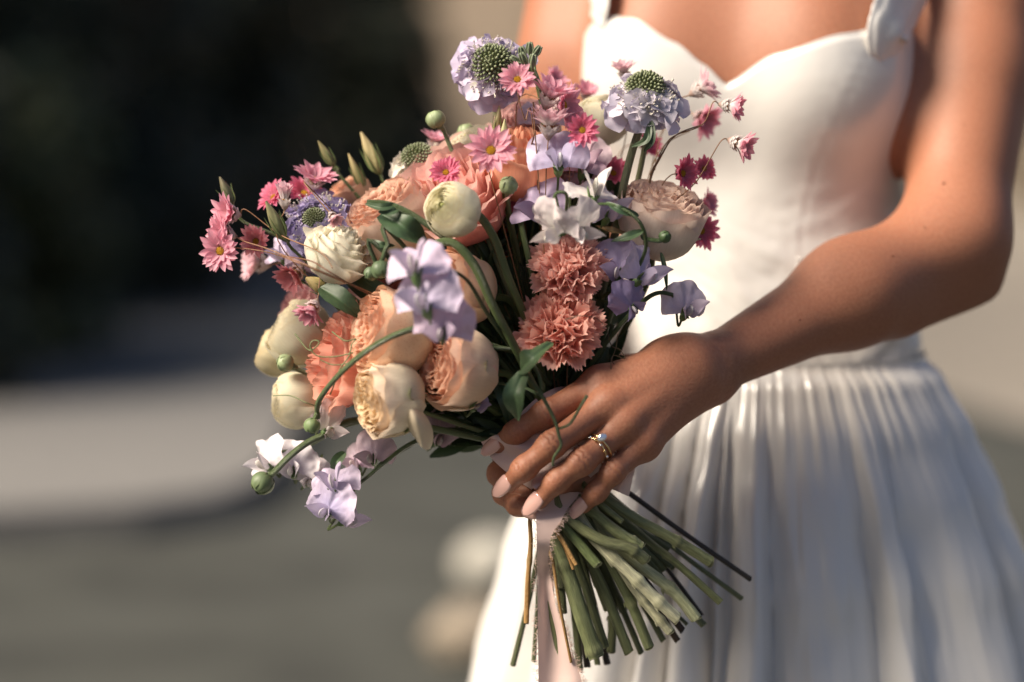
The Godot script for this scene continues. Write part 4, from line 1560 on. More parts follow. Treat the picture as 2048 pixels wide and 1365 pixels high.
func bouquet() -> void:
	var peach := Color(0.92, 0.66, 0.49)
	var peach_in := Color(0.94, 0.63, 0.47)
	var cream := Color(0.87, 0.84, 0.68)
	var ivory := Color(0.88, 0.85, 0.73)
	var coral := Color(0.83, 0.34, 0.23)
	var pink := Color(0.89, 0.57, 0.52)
	var lav := Color(0.50, 0.44, 0.66)
	var lav_tip := Color(0.66, 0.57, 0.74)
	var white := Color(0.80, 0.77, 0.74)
	var mauve := Color(0.60, 0.43, 0.56)
	var purple := Color(0.30, 0.25, 0.46)
	foliage()
	# garden roses
	garden_rose("freckled peach rose at the heart of the left side, opening leftwards", 778, 668, 0.045, 84, v3(-0.86, 0.22, 0.42), peach, peach, peach_in, 34.0, 1, M.freckled_petal)
	garden_rose("peach rose with a green-rimmed petal, just left of the hands' dark gap", 912, 738, 0.05, 76, v3(-0.84, 0.12, 0.5), Color(0.91, 0.68, 0.53), Color(0.92, 0.62, 0.48), peach_in, 34.0, 2)
	var r3 := garden_rose("palest cream peach rose, lowest of the roses, with a drooping petal", 772, 798, 0.06, 70, v3(-0.88, -0.12, 0.45), Color(0.92, 0.79, 0.65), Color(0.93, 0.78, 0.62), Color(0.88, 0.70, 0.44), 34.0, 3)
	# its loose petal hangs down to the right
	var lp := Buf.new()
	var q := PackedVector3Array()
	var c := PackedColorArray()
	for j in 13:
		var t := j / 12.0
		for i in 13:
			var s := i / 6.0 - 1.0
			var w := 33.0 * pow(sin(PI * (0.1 + 0.8 * t)), 0.6)
			var e := at(818 + 26 * t + s * w, 800 + 96 * t - 12 * s * s * t + s * 14, 0.078 - 0.018 * s * s - 0.012 * pow(t - 0.5, 2.0) + 0.004 * sin(t * 5.0))
			q.append(e)
			c.append(Color(0.80, 0.68, 0.50).lerp(Color(0.74, 0.70, 0.48), t * absf(s)))
	lp.grid(q, c, 13, 13)
	world_part("drooping_petal", lp, M.petal, r3)
	garden_rose("peach rose half hidden behind the hanging lilac sweet pea", 912, 580, 0.03, 72, v3(-0.8, 0.2, 0.55), peach, Color(0.82, 0.52, 0.36), peach_in, 34.0, 4)
	garden_rose("blush rose at the right, opening upwards in front of the dress", 1322, 428, 0.0, 82, v3(0.16, 0.86, 0.42), Color(0.90, 0.76, 0.69), Color(0.92, 0.78, 0.70), Color(0.94, 0.77, 0.67), 25.0, 5)
	garden_rose("broad pale blush rose behind the single dark green leaf", 780, 440, 0.0, 86, v3(-0.5, 0.75, 0.4), Color(0.87, 0.70, 0.60), Color(0.86, 0.66, 0.55), peach_in, 30.0, 6)
	garden_rose("small peach rose at the top left between lilac and blush flowers", 702, 392, -0.05, 40, v3(-0.4, 0.85, 0.3), Color(0.80, 0.52, 0.36), peach, peach_in, 38.0, 7)
	garden_rose("blush pink rose tucked under the pale pink daisies", 1056, 258, -0.04, 60, v3(-0.1, 0.7, 0.6), Color(0.87, 0.66, 0.64), Color(0.86, 0.62, 0.6), Color(0.86, 0.58, 0.56), 30.0, 8)
	# silky ruffled blooms
	ruffled_bloom("large salmon pink ruffled bloom behind the cream ball flower", 912, 382, 0.0, 102, v3(-0.25, 0.62, 0.7), Color(0.93, 0.66, 0.62), Color(0.90, 0.44, 0.36), 1, 16.0, 6, 0.06)
	ruffled_bloom("orange coral bloom with smooth upright petals, top centre", 1044, 322, 0.0, 76, v3(0.0, 0.85, 0.4), Color(0.88, 0.52, 0.38), Color(0.86, 0.38, 0.22), 2, 34.0, 4, 0.05)
	ruffled_bloom("upright coral ruffled bloom on the far left beside the peach rose", 672, 735, 0.01, 74, v3(-0.9, 0.12, 0.3), Color(0.92, 0.53, 0.42), Color(0.90, 0.42, 0.31), 3, 20.0, 4, 0.05)
	ruffled_bloom("second coral ruffled bloom above the upright one, left side", 690, 668, 0.0, 52, v3(-0.75, 0.45, 0.4), Color(0.92, 0.56, 0.45), Color(0.90, 0.42, 0.31), 4, 22.0, 4, 0.05)
	ruffled_bloom("deep orange red bloom in the shade under the cream ball flower", 962, 478, -0.03, 58, v3(0.0, 0.5, 0.7), Color(0.88, 0.32, 0.15), Color(0.86, 0.26, 0.12), 5, 20.0, 4, 0.08)
	ruffled_bloom("pale pink bloom out of focus at the left edge above the cream ones", 596, 608, -0.06, 36, v3(-0.7, 0.5, 0.4), Color(0.82, 0.52, 0.53), Color(0.8, 0.45, 0.45), 6, 24.0, 4, 0.06)
	ruffled_bloom("dusky rose pink bloom in the shade left of the lilac sweet pea", 770, 545, -0.02, 60, v3(-0.5, 0.5, 0.6), Color(0.90, 0.58, 0.54), Color(0.88, 0.46, 0.41), 7, 12.0, 5, 0.1)
	ruffled_bloom("pale pink ruffled bloom low behind the blue lilac sweet pea", 1110, 345, -0.045, 52, v3(0.1, 0.5, 0.8), Color(0.90, 0.64, 0.64), Color(0.86, 0.46, 0.44), 8, 20.0, 5, 0.09)
	# ranunculus
	ranunculus("cream ball ranunculus on a thick curved stem, upper centre", 905, 420, 0.062, 52, v3(-0.56, 0.24, 0.79), Color(0.91, 0.89, 0.74), Color(0.78, 0.78, 0.52), pts([958, 432, 0.05, 990, 480, 0.042, 1018, 560, 0.038, 1055, 650, 0.02, 1090, 780, 0.0]), 1, 0.0, 6.0)
	ranunculus("open ivory ranunculus with fluttering petals among the left wires", 680, 500, 0.03, 64, v3(0.5, 0.78, 0.28), Color(0.93, 0.91, 0.80), Color(0.93, 0.90, 0.76), pts([655, 562, 0.01, 720, 650, -0.02]), 2, 0.5)
	ranunculus("cream ranunculus at the far left, turned away, upper of two", 596, 668, -0.03, 62, v3(-0.75, 0.5, 0.2), cream, ivory, [], 3, 0.1, 20.0)
	ranunculus("shaded cream ranunculus furthest left behind its larger neighbour", 552, 705, -0.05, 44, v3(-0.85, 0.3, 0.1), Color(0.78, 0.71, 0.50), cream, [], 4, 0.0, 20.0)
	ranunculus("cream ranunculus at the lower left above the white sweet peas", 592, 800, -0.02, 52, v3(-0.85, 0.05, 0.35), cream, ivory, [], 5, 0.0, 20.0)
	ranunculus("greenish white ranunculus behind the right pincushion flower", 1205, 238, -0.04, 50, v3(-0.1, 0.85, 0.35), Color(0.88, 0.87, 0.72), ivory, [], 6, 0.0, 20.0)
	ranunculus("white ranunculus behind the pink daisy at the top centre", 945, 300, -0.03, 52, v3(-0.35, 0.75, 0.5), Color(0.84, 0.82, 0.70), ivory, [], 7, 0.15)
	# carnations
	carnation("upper coral carnation with pinked petals, right of the stems", 1140, 530, 0.025, 76, v3(0.1, 0.42, 0.9), Color(0.99, 0.66, 0.59), Color(0.98, 0.53, 0.45), 0)
	carnation("lower coral carnation with pinked petals, above the hand", 1118, 648, 0.032, 86, v3(-0.05, 0.4, 0.9), Color(0.99, 0.62, 0.53), Color(0.98, 0.49, 0.39), 1)
	carnation("small coral carnation deep in the shade between the stems", 985, 570, -0.03, 34, v3(0.1, 0.5, 0.8), Color(0.99, 0.64, 0.55), Color(0.98, 0.50, 0.41), 0)
	# scabiosa
	scabiosa("lilac pincushion flower at the top left of the bouquet, facing out", 985, 135, 0.0, 74, v3(0.02, 0.28, 0.92), Color(0.60, 0.53, 0.72), Color(0.72, 0.63, 0.68), 0.56, 1)
	scabiosa("white lilac pincushion flower with a tall green dome, upper right", 1291, 190, 0.015, 80, v3(0.0, 0.86, 0.5), Color(0.66, 0.62, 0.76), Color(0.80, 0.76, 0.72), 0.5, 2, 1.12)
	scabiosa("small white pincushion flower with green dome left of the salmon bloom", 838, 325, -0.03, 54, v3(-0.15, 0.75, 0.6), Color(0.78, 0.74, 0.66), Color(0.80, 0.76, 0.68), 0.62, 3)
	scabiosa("violet pincushion flower on the left behind the ivory ranunculus", 632, 445, -0.005, 74, v3(-0.2, 0.55, 0.8), Color(0.42, 0.37, 0.62), Color(0.50, 0.42, 0.62), 0.32, 4)
	daisies()
	ruffled_bloom("blush bloom peeping out left of the white ranunculus at the top", 985, 285, -0.05, 44, v3(-0.2, 0.8, 0.5), Color(0.92, 0.72, 0.68), Color(0.90, 0.58, 0.54), 9, 22.0, 4, 0.06)
	# sweet peas
	sweet_pea("top bloom of the lilac sweet pea hanging nearest the camera", 832, 516, 0.125, 62, v3(-0.3, 0.45, 0.85), v3(-0.1, 1, 0), lav_tip, Color(0.70, 0.58, 0.74), 0, 0.15, at(905, 560, 0.10))
	sweet_pea("middle bloom of the lilac sweet pea hanging nearest the camera", 850, 580, 0.13, 66, v3(-0.4, 0.05, 0.9), v3(-0.05, 1, 0.1), Color(0.60, 0.54, 0.74), lav_tip, 1, 0.1, at(910, 600, 0.10))
	sweet_pea("lowest bloom of the lilac sweet pea hanging nearest the camera", 886, 640, 0.125, 60, v3(-0.15, -0.35, 0.9), v3(0.15, 1, 0.2), Color(0.62, 0.50, 0.70), Color(0.70, 0.56, 0.72), 2, 0.1, at(925, 640, 0.10))
	sweet_pea("blue lilac sweet pea facing out above the centre", 1116, 302, 0.04, 56, v3(0.12, 0.1, 0.95), v3(-0.05, 1, 0), Color(0.54, 0.50, 0.74), Color(0.64, 0.58, 0.78), 3, 0.05, at(1100, 390, 0.0))
	sweet_pea("dusky lilac sweet pea left of the white hanging pair", 1078, 402, 0.03, 58, v3(-0.35, 0.0, 0.85), v3(-0.15, 1, 0.1), Color(0.46, 0.38, 0.58), Color(0.56, 0.46, 0.66), 4, 0.1, at(1105, 450, 0.0))
	sweet_pea("white sweet pea with crimped edges above the hanging pair", 1182, 372, 0.045, 52, v3(0.25, 0.65, 0.65), v3(-0.1, 0.8, -0.5), white, Color(0.82, 0.78, 0.78), 0, 0.1, at(1150, 430, 0.02))
	sweet_pea("left white sweet pea of the pair nodding over the carnation", 1102, 448, 0.075, 52, v3(-0.55, -0.75, 0.35), v3(-0.6, 0.5, 0.7), white, Color(0.80, 0.72, 0.74), 1, 0.05, at(1112, 392, 0.07))
	sweet_pea("right white sweet pea of the pair nodding over the carnation", 1165, 445, 0.072, 50, v3(0.5, -0.75, 0.4), v3(0.6, 0.5, 0.7), white, Color(0.80, 0.74, 0.76), 2, 0.05, at(1140, 395, 0.07))
	sweet_pea("pale lilac sweet pea in profile left of the blush rose", 1216, 408, 0.02, 48, v3(0.7, 0.0, 0.5), v3(0.0, 1, 0.2), lav_tip, Color(0.72, 0.64, 0.76), 3, 0.2, at(1190, 470, 0.0))
	sweet_pea("pink mauve sweet pea behind the blue lilac one", 1165, 318, 0.0, 46, v3(0.3, 0.3, 0.85), v3(0.1, 1, 0), mauve, Color(0.70, 0.50, 0.62), 4, 0.1)
	sweet_pea("dull purple sweet pea right of the upper carnation", 1240, 525, 0.02, 54, v3(-0.2, -0.1, 0.95), v3(0.2, 1, 0), purple, Color(0.44, 0.38, 0.58), 0, 0.05, at(1200, 600, -0.01))
	sweet_pea("lilac sweet pea in profile below the blush rose", 1290, 532, 0.035, 52, v3(0.75, -0.2, 0.5), v3(0.5, 0.8, 0.2), Color(0.52, 0.47, 0.70), lav_tip, 1, 0.2, at(1220, 570, 0.0))
	sweet_pea("crumpled dark purple sweet pea beside the lower carnation", 1258, 602, 0.035, 44, v3(0.35, -0.5, 0.7), v3(-0.5, 0.75, 0.2), purple, Color(0.34, 0.28, 0.50), 2, 0.4, at(1200, 600, 0.0))
	sweet_pea("lone lilac sweet pea at the tip of the arching stem, right", 1375, 602, 0.02, 48, v3(0.35, -0.15, 0.9), v3(0.1, 1, 0.1), Color(0.52, 0.45, 0.62), Color(0.62, 0.54, 0.66), 3, 0.3, at(1344, 590, 0.02))
	sweet_pea("white sweet pea at the far lower left", 528, 912, 0.0, 44, v3(-0.6, -0.1, 0.7), v3(-0.4, 0.9, 0), Color(0.78, 0.72, 0.76), Color(0.80, 0.76, 0.80), 4, 0.15, at(560, 905, -0.01))
	sweet_pea("white lilac sweet pea behind the low round bud's stem", 585, 922, -0.005, 46, v3(-0.2, -0.2, 0.9), v3(0.1, 1, 0), Color(0.72, 0.68, 0.78), Color(0.80, 0.76, 0.80), 0, 0.05, at(620, 900, -0.02))
	sweet_pea("pinkish white sweet pea between the white and lilac low blooms", 622, 948, -0.01, 40, v3(0.1, -0.35, 0.85), v3(0.3, 0.9, 0), Color(0.78, 0.70, 0.74), Color(0.80, 0.74, 0.78), 1, 0.1, at(645, 910, -0.02))
	sweet_pea("upper bloom of the low lilac sweet pea", 668, 955, 0.02, 48, v3(-0.25, 0.5, 0.8), v3(-0.2, 0.9, 0.2), Color(0.56, 0.49, 0.70), lav_tip, 2, 0.1, at(712, 950, 0.01))
	sweet_pea("lowest lilac sweet pea bloom facing down left", 660, 1005, 0.03, 50, v3(-0.5, -0.25, 0.8), v3(0.45, 0.85, 0.1), Color(0.55, 0.50, 0.76), lav_tip, 3, 0.05, at(712, 968, 0.01))
	sweet_pea("folded lilac sweet pea bloom at the lowest right of its stem", 702, 1024, 0.02, 42, v3(0.6, -0.35, 0.6), v3(0.5, 0.8, 0.1), lav_tip, Color(0.72, 0.62, 0.72), 4, 0.45, at(712, 972, 0.01))
	sweet_pea("faded mauve sweet pea under the palest rose", 745, 898, 0.0, 44, v3(-0.3, -0.2, 0.85), v3(0.1, 1, 0), Color(0.42, 0.33, 0.42), Color(0.56, 0.44, 0.50), 0, 0.3, at(775, 920, -0.01))
	sweet_pea("pale mauve sweet pea left of the faded one", 712, 915, -0.015, 36, v3(-0.5, 0.0, 0.8), v3(-0.1, 1, 0), mauve, Color(0.68, 0.56, 0.64), 1, 0.2, at(740, 930, -0.02))
	sweet_pea("shaded mauve sweet pea behind the drooping petal", 880, 862, -0.02, 44, v3(0.3, -0.3, 0.85), v3(0.2, 1, 0), Color(0.50, 0.34, 0.42), Color(0.6, 0.44, 0.5), 2, 0.1, at(920, 850, -0.02))
	sweet_pea("small violet sweet pea bud below the green-rimmed rose", 958, 802, 0.04, 30, v3(0.3, -0.1, 0.9), v3(0.5, 0.9, 0), purple, Color(0.46, 0.38, 0.56), 3, 0.5, at(915, 815, 0.02))
	sweet_pea("lilac sweet pea at the left under the violet pincushion", 562, 498, -0.03, 36, v3(-0.5, 0.1, 0.8), v3(-0.2, 1, 0), Color(0.50, 0.43, 0.60), lav_tip, 4, 0.1)
	sweet_pea("mauve sweet pea just above the ivory ranunculus' left side", 602, 522, -0.015, 38, v3(-0.3, -0.2, 0.85), v3(0.1, 1, 0), mauve, Color(0.60, 0.48, 0.62), 0, 0.15)
	sweet_pea("white sweet pea half open beside the low green pods", 662, 845, 0.025, 44, v3(0.35, -0.5, 0.75), v3(0.3, 0.9, 0.2), Color(0.76, 0.72, 0.68), Color(0.78, 0.68, 0.70), 1, 0.4, at(640, 800, 0.03))
	sweet_pea("pale pink sweet pea beside the topmost daisies, behind their stems", 1092, 222, -0.02, 50, v3(0.2, 0.5, 0.8), v3(0, 1, 0), Color(0.86, 0.66, 0.72), Color(0.90, 0.76, 0.80), 2, 0.05)
	sweet_pea("pink lilac sweet pea under the deep pink daisy left of the right pincushion", 1168, 300, -0.015, 50, v3(-0.15, 0.3, 0.9), v3(0.1, 1, 0), Color(0.82, 0.58, 0.68), Color(0.86, 0.70, 0.78), 3, 0.1)
	sweet_pea("pale lilac sweet pea behind the dusky one, right of the small round bud", 1046, 366, 0.0, 48, v3(-0.1, 0.4, 0.9), v3(0.1, 1, 0), Color(0.66, 0.58, 0.74), lav_tip, 0, 0.1)
	sweet_pea("pink mauve sweet pea at the back, left of the pale stem", 1176, 366, -0.03, 46, v3(0.1, 0.3, 0.9), v3(-0.1, 1, 0), Color(0.78, 0.56, 0.66), Color(0.84, 0.68, 0.76), 1, 0.1)
	# round buds
	round_bud("round green bud on a bare stem above the white pincushion", 871, 239, 0.0, 20, v3(-0.3, 0.9, 0.2), PALE_GREEN, pts([884, 258, 0.0, 903, 300, -0.01]), 1)
	round_bud("round green bud behind the white ranunculus at the top", 932, 264, -0.04, 18, v3(-0.2, 0.95, 0.1), PALE_GREEN, [], 2)
	round_bud("small round green bud right of the salmon bloom", 1017, 371, 0.045, 19, v3(0.0, 0.35, 0.9), PALE_GREEN * 1.1, [], 3)
	round_bud("furry round bud lowest on the left at the end of its stem", 525, 967, 0.03, 24, v3(-0.5, -0.72, 0.4), Color(0.15, 0.20, 0.10), pts([546, 947, 0.03, 585, 908, 0.03, 640, 874, 0.02, 760, 840, 0.0]), 4, null, 0.0024)
	round_bud("small pale green bud against the cream flowers, left", 570, 726, 0.0, 18, v3(-0.6, 0.1, 0.7), PALE_GREEN, pts([592, 735, 0.0, 618, 748, -0.01]), 5)
	round_bud("grey green pod cluster bud beside the hanging lilac sweet pea", 762, 540, 0.06, 20, v3(0.1, -0.8, 0.5), Color(0.12, 0.17, 0.09), pts([766, 515, 0.06, 775, 492, 0.06, 800, 484, 0.05]), 6)
	round_bud("second green pod left of the hanging lilac sweet pea", 742, 548, 0.055, 15, v3(-0.5, -0.7, 0.5), Color(0.12, 0.17, 0.09), pts([752, 530, 0.055, 768, 505, 0.058]), 7)
	round_bud("smooth green pod beside the half open white sweet pea", 624, 852, 0.035, 17, v3(-0.3, -0.9, 0.2), Color(0.22, 0.30, 0.14), pts([632, 830, 0.035, 640, 800, 0.035]), 8, at(660, 770, 0.04))
	round_bud("tiny dark green bud on the blush rose", 1330, 474, 0.045, 13, v3(0.5, 0.5, 0.7), Color(0.07, 0.12, 0.05), pts([1318, 482, 0.04, 1290, 478, 0.03]), 9, at(1285, 470, 0.03))
	# furled buds
	var straw := Color(0.36, 0.31, 0.14)
	long_bud("largest straw coloured furled bud at the top left", 741, 306, -0.045, 92, 30, v3(-0.42, 0.9, 0.0), Color(0.34, 0.30, 0.14), Color(0.58, 0.46, 0.24), 1)
	long_bud("straw furled bud leaning beside the largest one", 712, 343, -0.04, 78, 21, v3(-0.38, 0.9, 0.1), straw, Color(0.55, 0.44, 0.22), 2)
	long_bud("slim green furled bud left of the straw ones", 652, 307, -0.03, 60, 20, v3(-0.55, 0.85, 0.1), Color(0.16, 0.18, 0.08), Color(0.30, 0.25, 0.12), 3, pts([678, 340, -0.03, 700, 375, -0.035]))
	long_bud("ragged green bud at the far left tip above the daisies", 452, 382, 0.0, 62, 25, v3(-0.4, 0.9, 0.1), Color(0.11, 0.13, 0.07), Color(0.20, 0.17, 0.10), 4, pts([470, 420, 0.0, 490, 446, 0.0, 560, 476, -0.005, 690, 560, -0.02]), null, true)
	long_bud("plump green bud over the violet pincushion flower", 550, 440, 0.02, 84, 30, v3(-0.42, 0.88, 0.25), Color(0.13, 0.15, 0.07), Color(0.30, 0.28, 0.15), 5, pts([575, 478, 0.015, 640, 545, 0.0]))
	long_bud("yellow green cone bud at the top centre, left of two", 996, 240, 0.0, 58, 18, v3(0.1, 0.98, 0.2), Color(0.42, 0.38, 0.17), Color(0.56, 0.48, 0.26), 6)
	long_bud("yellow green cone bud at the top centre, right of two", 1009, 270, 0.02, 64, 21, v3(0.02, 0.98, 0.2), Color(0.42, 0.40, 0.18), Color(0.55, 0.50, 0.28), 7)
	long_bud("short ochre bud below the ivory ranunculus", 632, 568, 0.02, 50, 34, v3(-0.8, 0.45, 0.3), Color(0.30, 0.25, 0.10), Color(0.46, 0.36, 0.17), 8)
	bud_cluster()
	greenery()


func daisies() -> void:
	daisy("pink daisy on a hair-thin stem in front of the lilac pincushion", 1035, 160, 0.05, 29, v3(-0.05, 0.35, 0.93), "pink", 0.8, pts([1037, 195, 0.045, 1050, 240, 0.04, 1068, 272, 0.03]), 1)
	daisy("large pink daisy seen from the side below the grey green buds", 1098, 196, 0.045, 42, v3(0.35, 0.85, 0.25), "pink", 0.35, pts([1072, 225, 0.045, 1070, 262, 0.04]), 2)
	daisy("pink daisy facing right behind the large sideways one", 1125, 212, 0.02, 38, v3(0.8, -0.05, 0.5), "pink", 0.7, [], 3)
	daisy("pale pink daisy seen from the side, in front of the blush pink rose", 1098, 254, 0.04, 42, v3(0.05, 0.95, 0.2), "pale", 0.3, [], 4)
	daisy("deep pink daisy left of the right pincushion flower", 1165, 261, 0.05, 27, v3(-0.05, 0.1, 0.97), "deep", 0.85, pts([1150, 275, 0.045, 1140, 300, 0.02]), 5)
	daisy("open pink daisy with a golden disk over the orange coral bloom", 982, 302, 0.06, 38, v3(-0.05, 0.25, 0.95), "pink", 0.95, pts([978, 340, 0.055, 985, 370, 0.03]), 6)
	daisy("deep pink daisy on the salmon bloom above the cream ball", 892, 346, 0.05, 26, v3(-0.15, 0.35, 0.9), "deep", 0.9, [], 7)
	daisy("bright pink daisy at the top left under the slim green bud", 627, 362, -0.02, 38, v3(0.25, 0.85, 0.4), "pink", 0.6, [], 8)
	daisy("closed pink globe daisy above the violet pincushion flower", 569, 402, 0.02, 30, v3(0.0, 0.98, 0.1), "pale", -0.35, [], 9)
	daisy("pink daisy behind the closed globe daisy", 548, 396, -0.02, 28, v3(-0.5, 0.5, 0.6), "deep", 0.8, [], 10)
	daisy("second pink daisy behind the bright one at top left", 608, 388, -0.03, 30, v3(0.2, 0.7, 0.6), "deep", 0.8, [], 11)
	daisy("topmost of the three daisies at the far left", 462, 428, 0.015, 36, v3(-0.72, 0.1, 0.55), "pink", 0.4, pts([492, 420, 0.012, 560, 470, 0.02, 640, 505, 0.06]), 12, at(665, 537, 0.07))
	daisy("middle of the three daisies at the far left", 452, 470, 0.02, 37, v3(-0.78, 0.12, 0.5), "pink", 0.4, pts([488, 483, 0.03, 540, 500, 0.045, 640, 542, 0.072]), 13, at(770, 598, 0.03))
	daisy("lowest of the three daisies at the far left, facing out", 441, 502, 0.03, 34, v3(-0.3, -0.05, 0.9), "pink", 0.9, pts([470, 496, 0.03, 540, 506, 0.04, 600, 528, 0.066]), 14, at(690, 566, 0.06))
	daisy("coral pink daisy right of the far left three", 512, 484, 0.0, 28, v3(-0.2, 0.15, 0.95), "coral", 0.6, [], 15)
	daisy("soft pink daisy in profile, lower far left, out of focus", 520, 527, -0.055, 38, v3(-0.85, 0.1, 0.25), "pale", 0.3, [], 16)
	daisy("coral daisy hanging below the violet pincushion flower", 592, 546, 0.0, 34, v3(-0.6, -0.55, 0.5), "coral", 0.3, [], 17)
	daisy("pink daisy drooping over the cream ranunculus on the left", 626, 614, 0.04, 32, v3(-0.4, -0.75, 0.45), "pink", 0.15, [], 18)
	daisy("tiny half shut pink daisy between pincushion and ivory ranunculus", 664, 432, 0.035, 20, v3(0.5, -0.6, 0.5), "pale", 0.0, [], 19)
	daisy("white backed daisy at the right of the right pincushion, upper", 1398, 180, -0.03, 36, v3(0.72, 0.4, 0.1), "pale", 0.25, [], 20, at(1310, 340, -0.02))
	daisy("white backed daisy with pink tips furthest up on the right wires", 1456, 211, 0.01, 31, v3(0.88, -0.15, 0.3), "white", 0.1, pts([1426, 205, 0.01, 1404, 250, 0.01, 1340, 278, 0.0]), 21, at(1308, 338, 0.0))
	daisy("blurred pink daisy behind the two white backed ones", 1402, 236, -0.07, 34, v3(0.6, -0.35, 0.5), "pink", 0.4, [], 22, at(1300, 350, -0.03))
	daisy("white backed daisy at the end of the longest wire on the right", 1474, 286, 0.015, 34, v3(0.78, -0.35, 0.35), "white", 0.15, pts([1441, 284, 0.015, 1405, 345, 0.015, 1385, 372, 0.01]), 23, at(1330, 420, 0.0))
	daisy("pink daisy standing on the rim of the blush rose", 1364, 347, 0.01, 29, v3(0.62, 0.0, 0.7), "deep", 0.6, pts([1340, 352, 0.0, 1325, 370, 0.0]), 24, at(1320, 400, 0.0))
	daisy("small round crimson daisy by the long wire", 1408, 338, -0.01, 20, v3(0.25, 0.0, 0.95), "deep", 0.9, [], 25, at(1340, 420, -0.01))
	daisy("upper of two pink daisies right of the blush rose", 1408, 410, -0.04, 26, v3(0.75, 0.2, 0.4), "pink", 0.4, [], 26, at(1320, 470, -0.03))
	daisy("lower of two pink daisies right of the blush rose", 1402, 462, -0.02, 30, v3(0.5, -0.15, 0.8), "deep", 0.8, [], 27, at(1320, 490, -0.03))
	daisy("pink daisy peeping over the right pincushion's green dome", 1248, 146, -0.04, 26, v3(-0.1, 0.9, 0.2), "pale", 0.3, [], 28)
	daisy("blurred pink daisy left of the right pincushion, against the dress", 1172, 190, -0.07, 24, v3(0.2, 0.7, 0.5), "pink", 0.3, [], 29)
	daisy("blurred pink daisy behind the stem of the grey green buds", 1106, 165, -0.06, 26, v3(0.5, 0.5, 0.5), "pink", 0.4, [], 30)
	daisy("deep pink daisy in the shade beside the pincushion's stem", 1226, 348, -0.02, 28, v3(0.2, 0.4, 0.8), "deep", 0.5, [], 31)
	daisy("blurred deep pink daisy under the right pincushion flower", 1292, 290, -0.06, 26, v3(0.5, 0.2, 0.7), "deep", 0.5, [], 32)
	daisy("pink daisy peeping out behind the white pincushion's dome", 868, 284, -0.05, 26, v3(0.2, 0.9, 0.2), "pink", 0.5, [], 33)
	daisy("crimson daisy in the shade under the small round bud", 1016, 404, 0.0, 22, v3(0.2, -0.2, 0.9), "deep", 0.6, [], 34)


func bud_cluster() -> void:
	var o := thing("bud_cluster", "grey green cluster of knobbly buds beside the top left pincushion", "bud", Transform3D(Basis(), at(1062, 130, 0.01)))
	var g := Color(0.24, 0.28, 0.18)
	var list := [[1032, 122, 0.02, 15, -0.7, 0.5], [1046, 106, 0.01, 14, -0.3, 0.9], [1060, 98, 0.0, 16, 0.0, 1.0], [1074, 104, 0.01, 14, 0.5, 0.8], [1066, 122, 0.03, 17, 0.1, 0.9], [1048, 118, 0.025, 13, -0.4, 0.8], [1040, 132, 0.02, 12, -0.8, 0.2]]
	for k in list.size():
		var r: Array = list[k]
		var b := Buf.new()
		var y := dir(r[4], r[5], 0.3)
		var c := at(r[0], r[1], r[2])
		b.ball(c, along(y) * Basis.from_scale(Vector3(0.36, 0.95, 0.36) * r[3] * U), g, 12, 9)
		for q in 5:
			var an := TAU * q / 5
			var bs := along(y)
			b.tube(smooth([c - y * 14 * U, c + bs * Vector3(cos(an) * 7, 0, sin(an) * 7) * U, c + bs * Vector3(cos(an) * 4, 13, sin(an) * 4) * U], 4), PackedFloat32Array([2.2 * U]), PackedColorArray([g * (1.2 if q % 2 else 0.8)]), 6)
		b.tube(smooth([c - y * 12 * U, at(1072, 160, 0.012)], 3), PackedFloat32Array([2.6 * U]), PackedColorArray([STEM_GREEN]), 7)
		world_part("bud", b, M.green, o)
	var s := Buf.new()
	s.tube(smooth([at(1066, 140, 0.012), at(1078, 175, 0.012), at(1088, 240, 0.0), at(1100, 420, -0.03), bind], 6), PackedFloat32Array([0.0024]), PackedColorArray([STEM_GREEN]), 8)
	world_part("stem", s, M.stem, o)


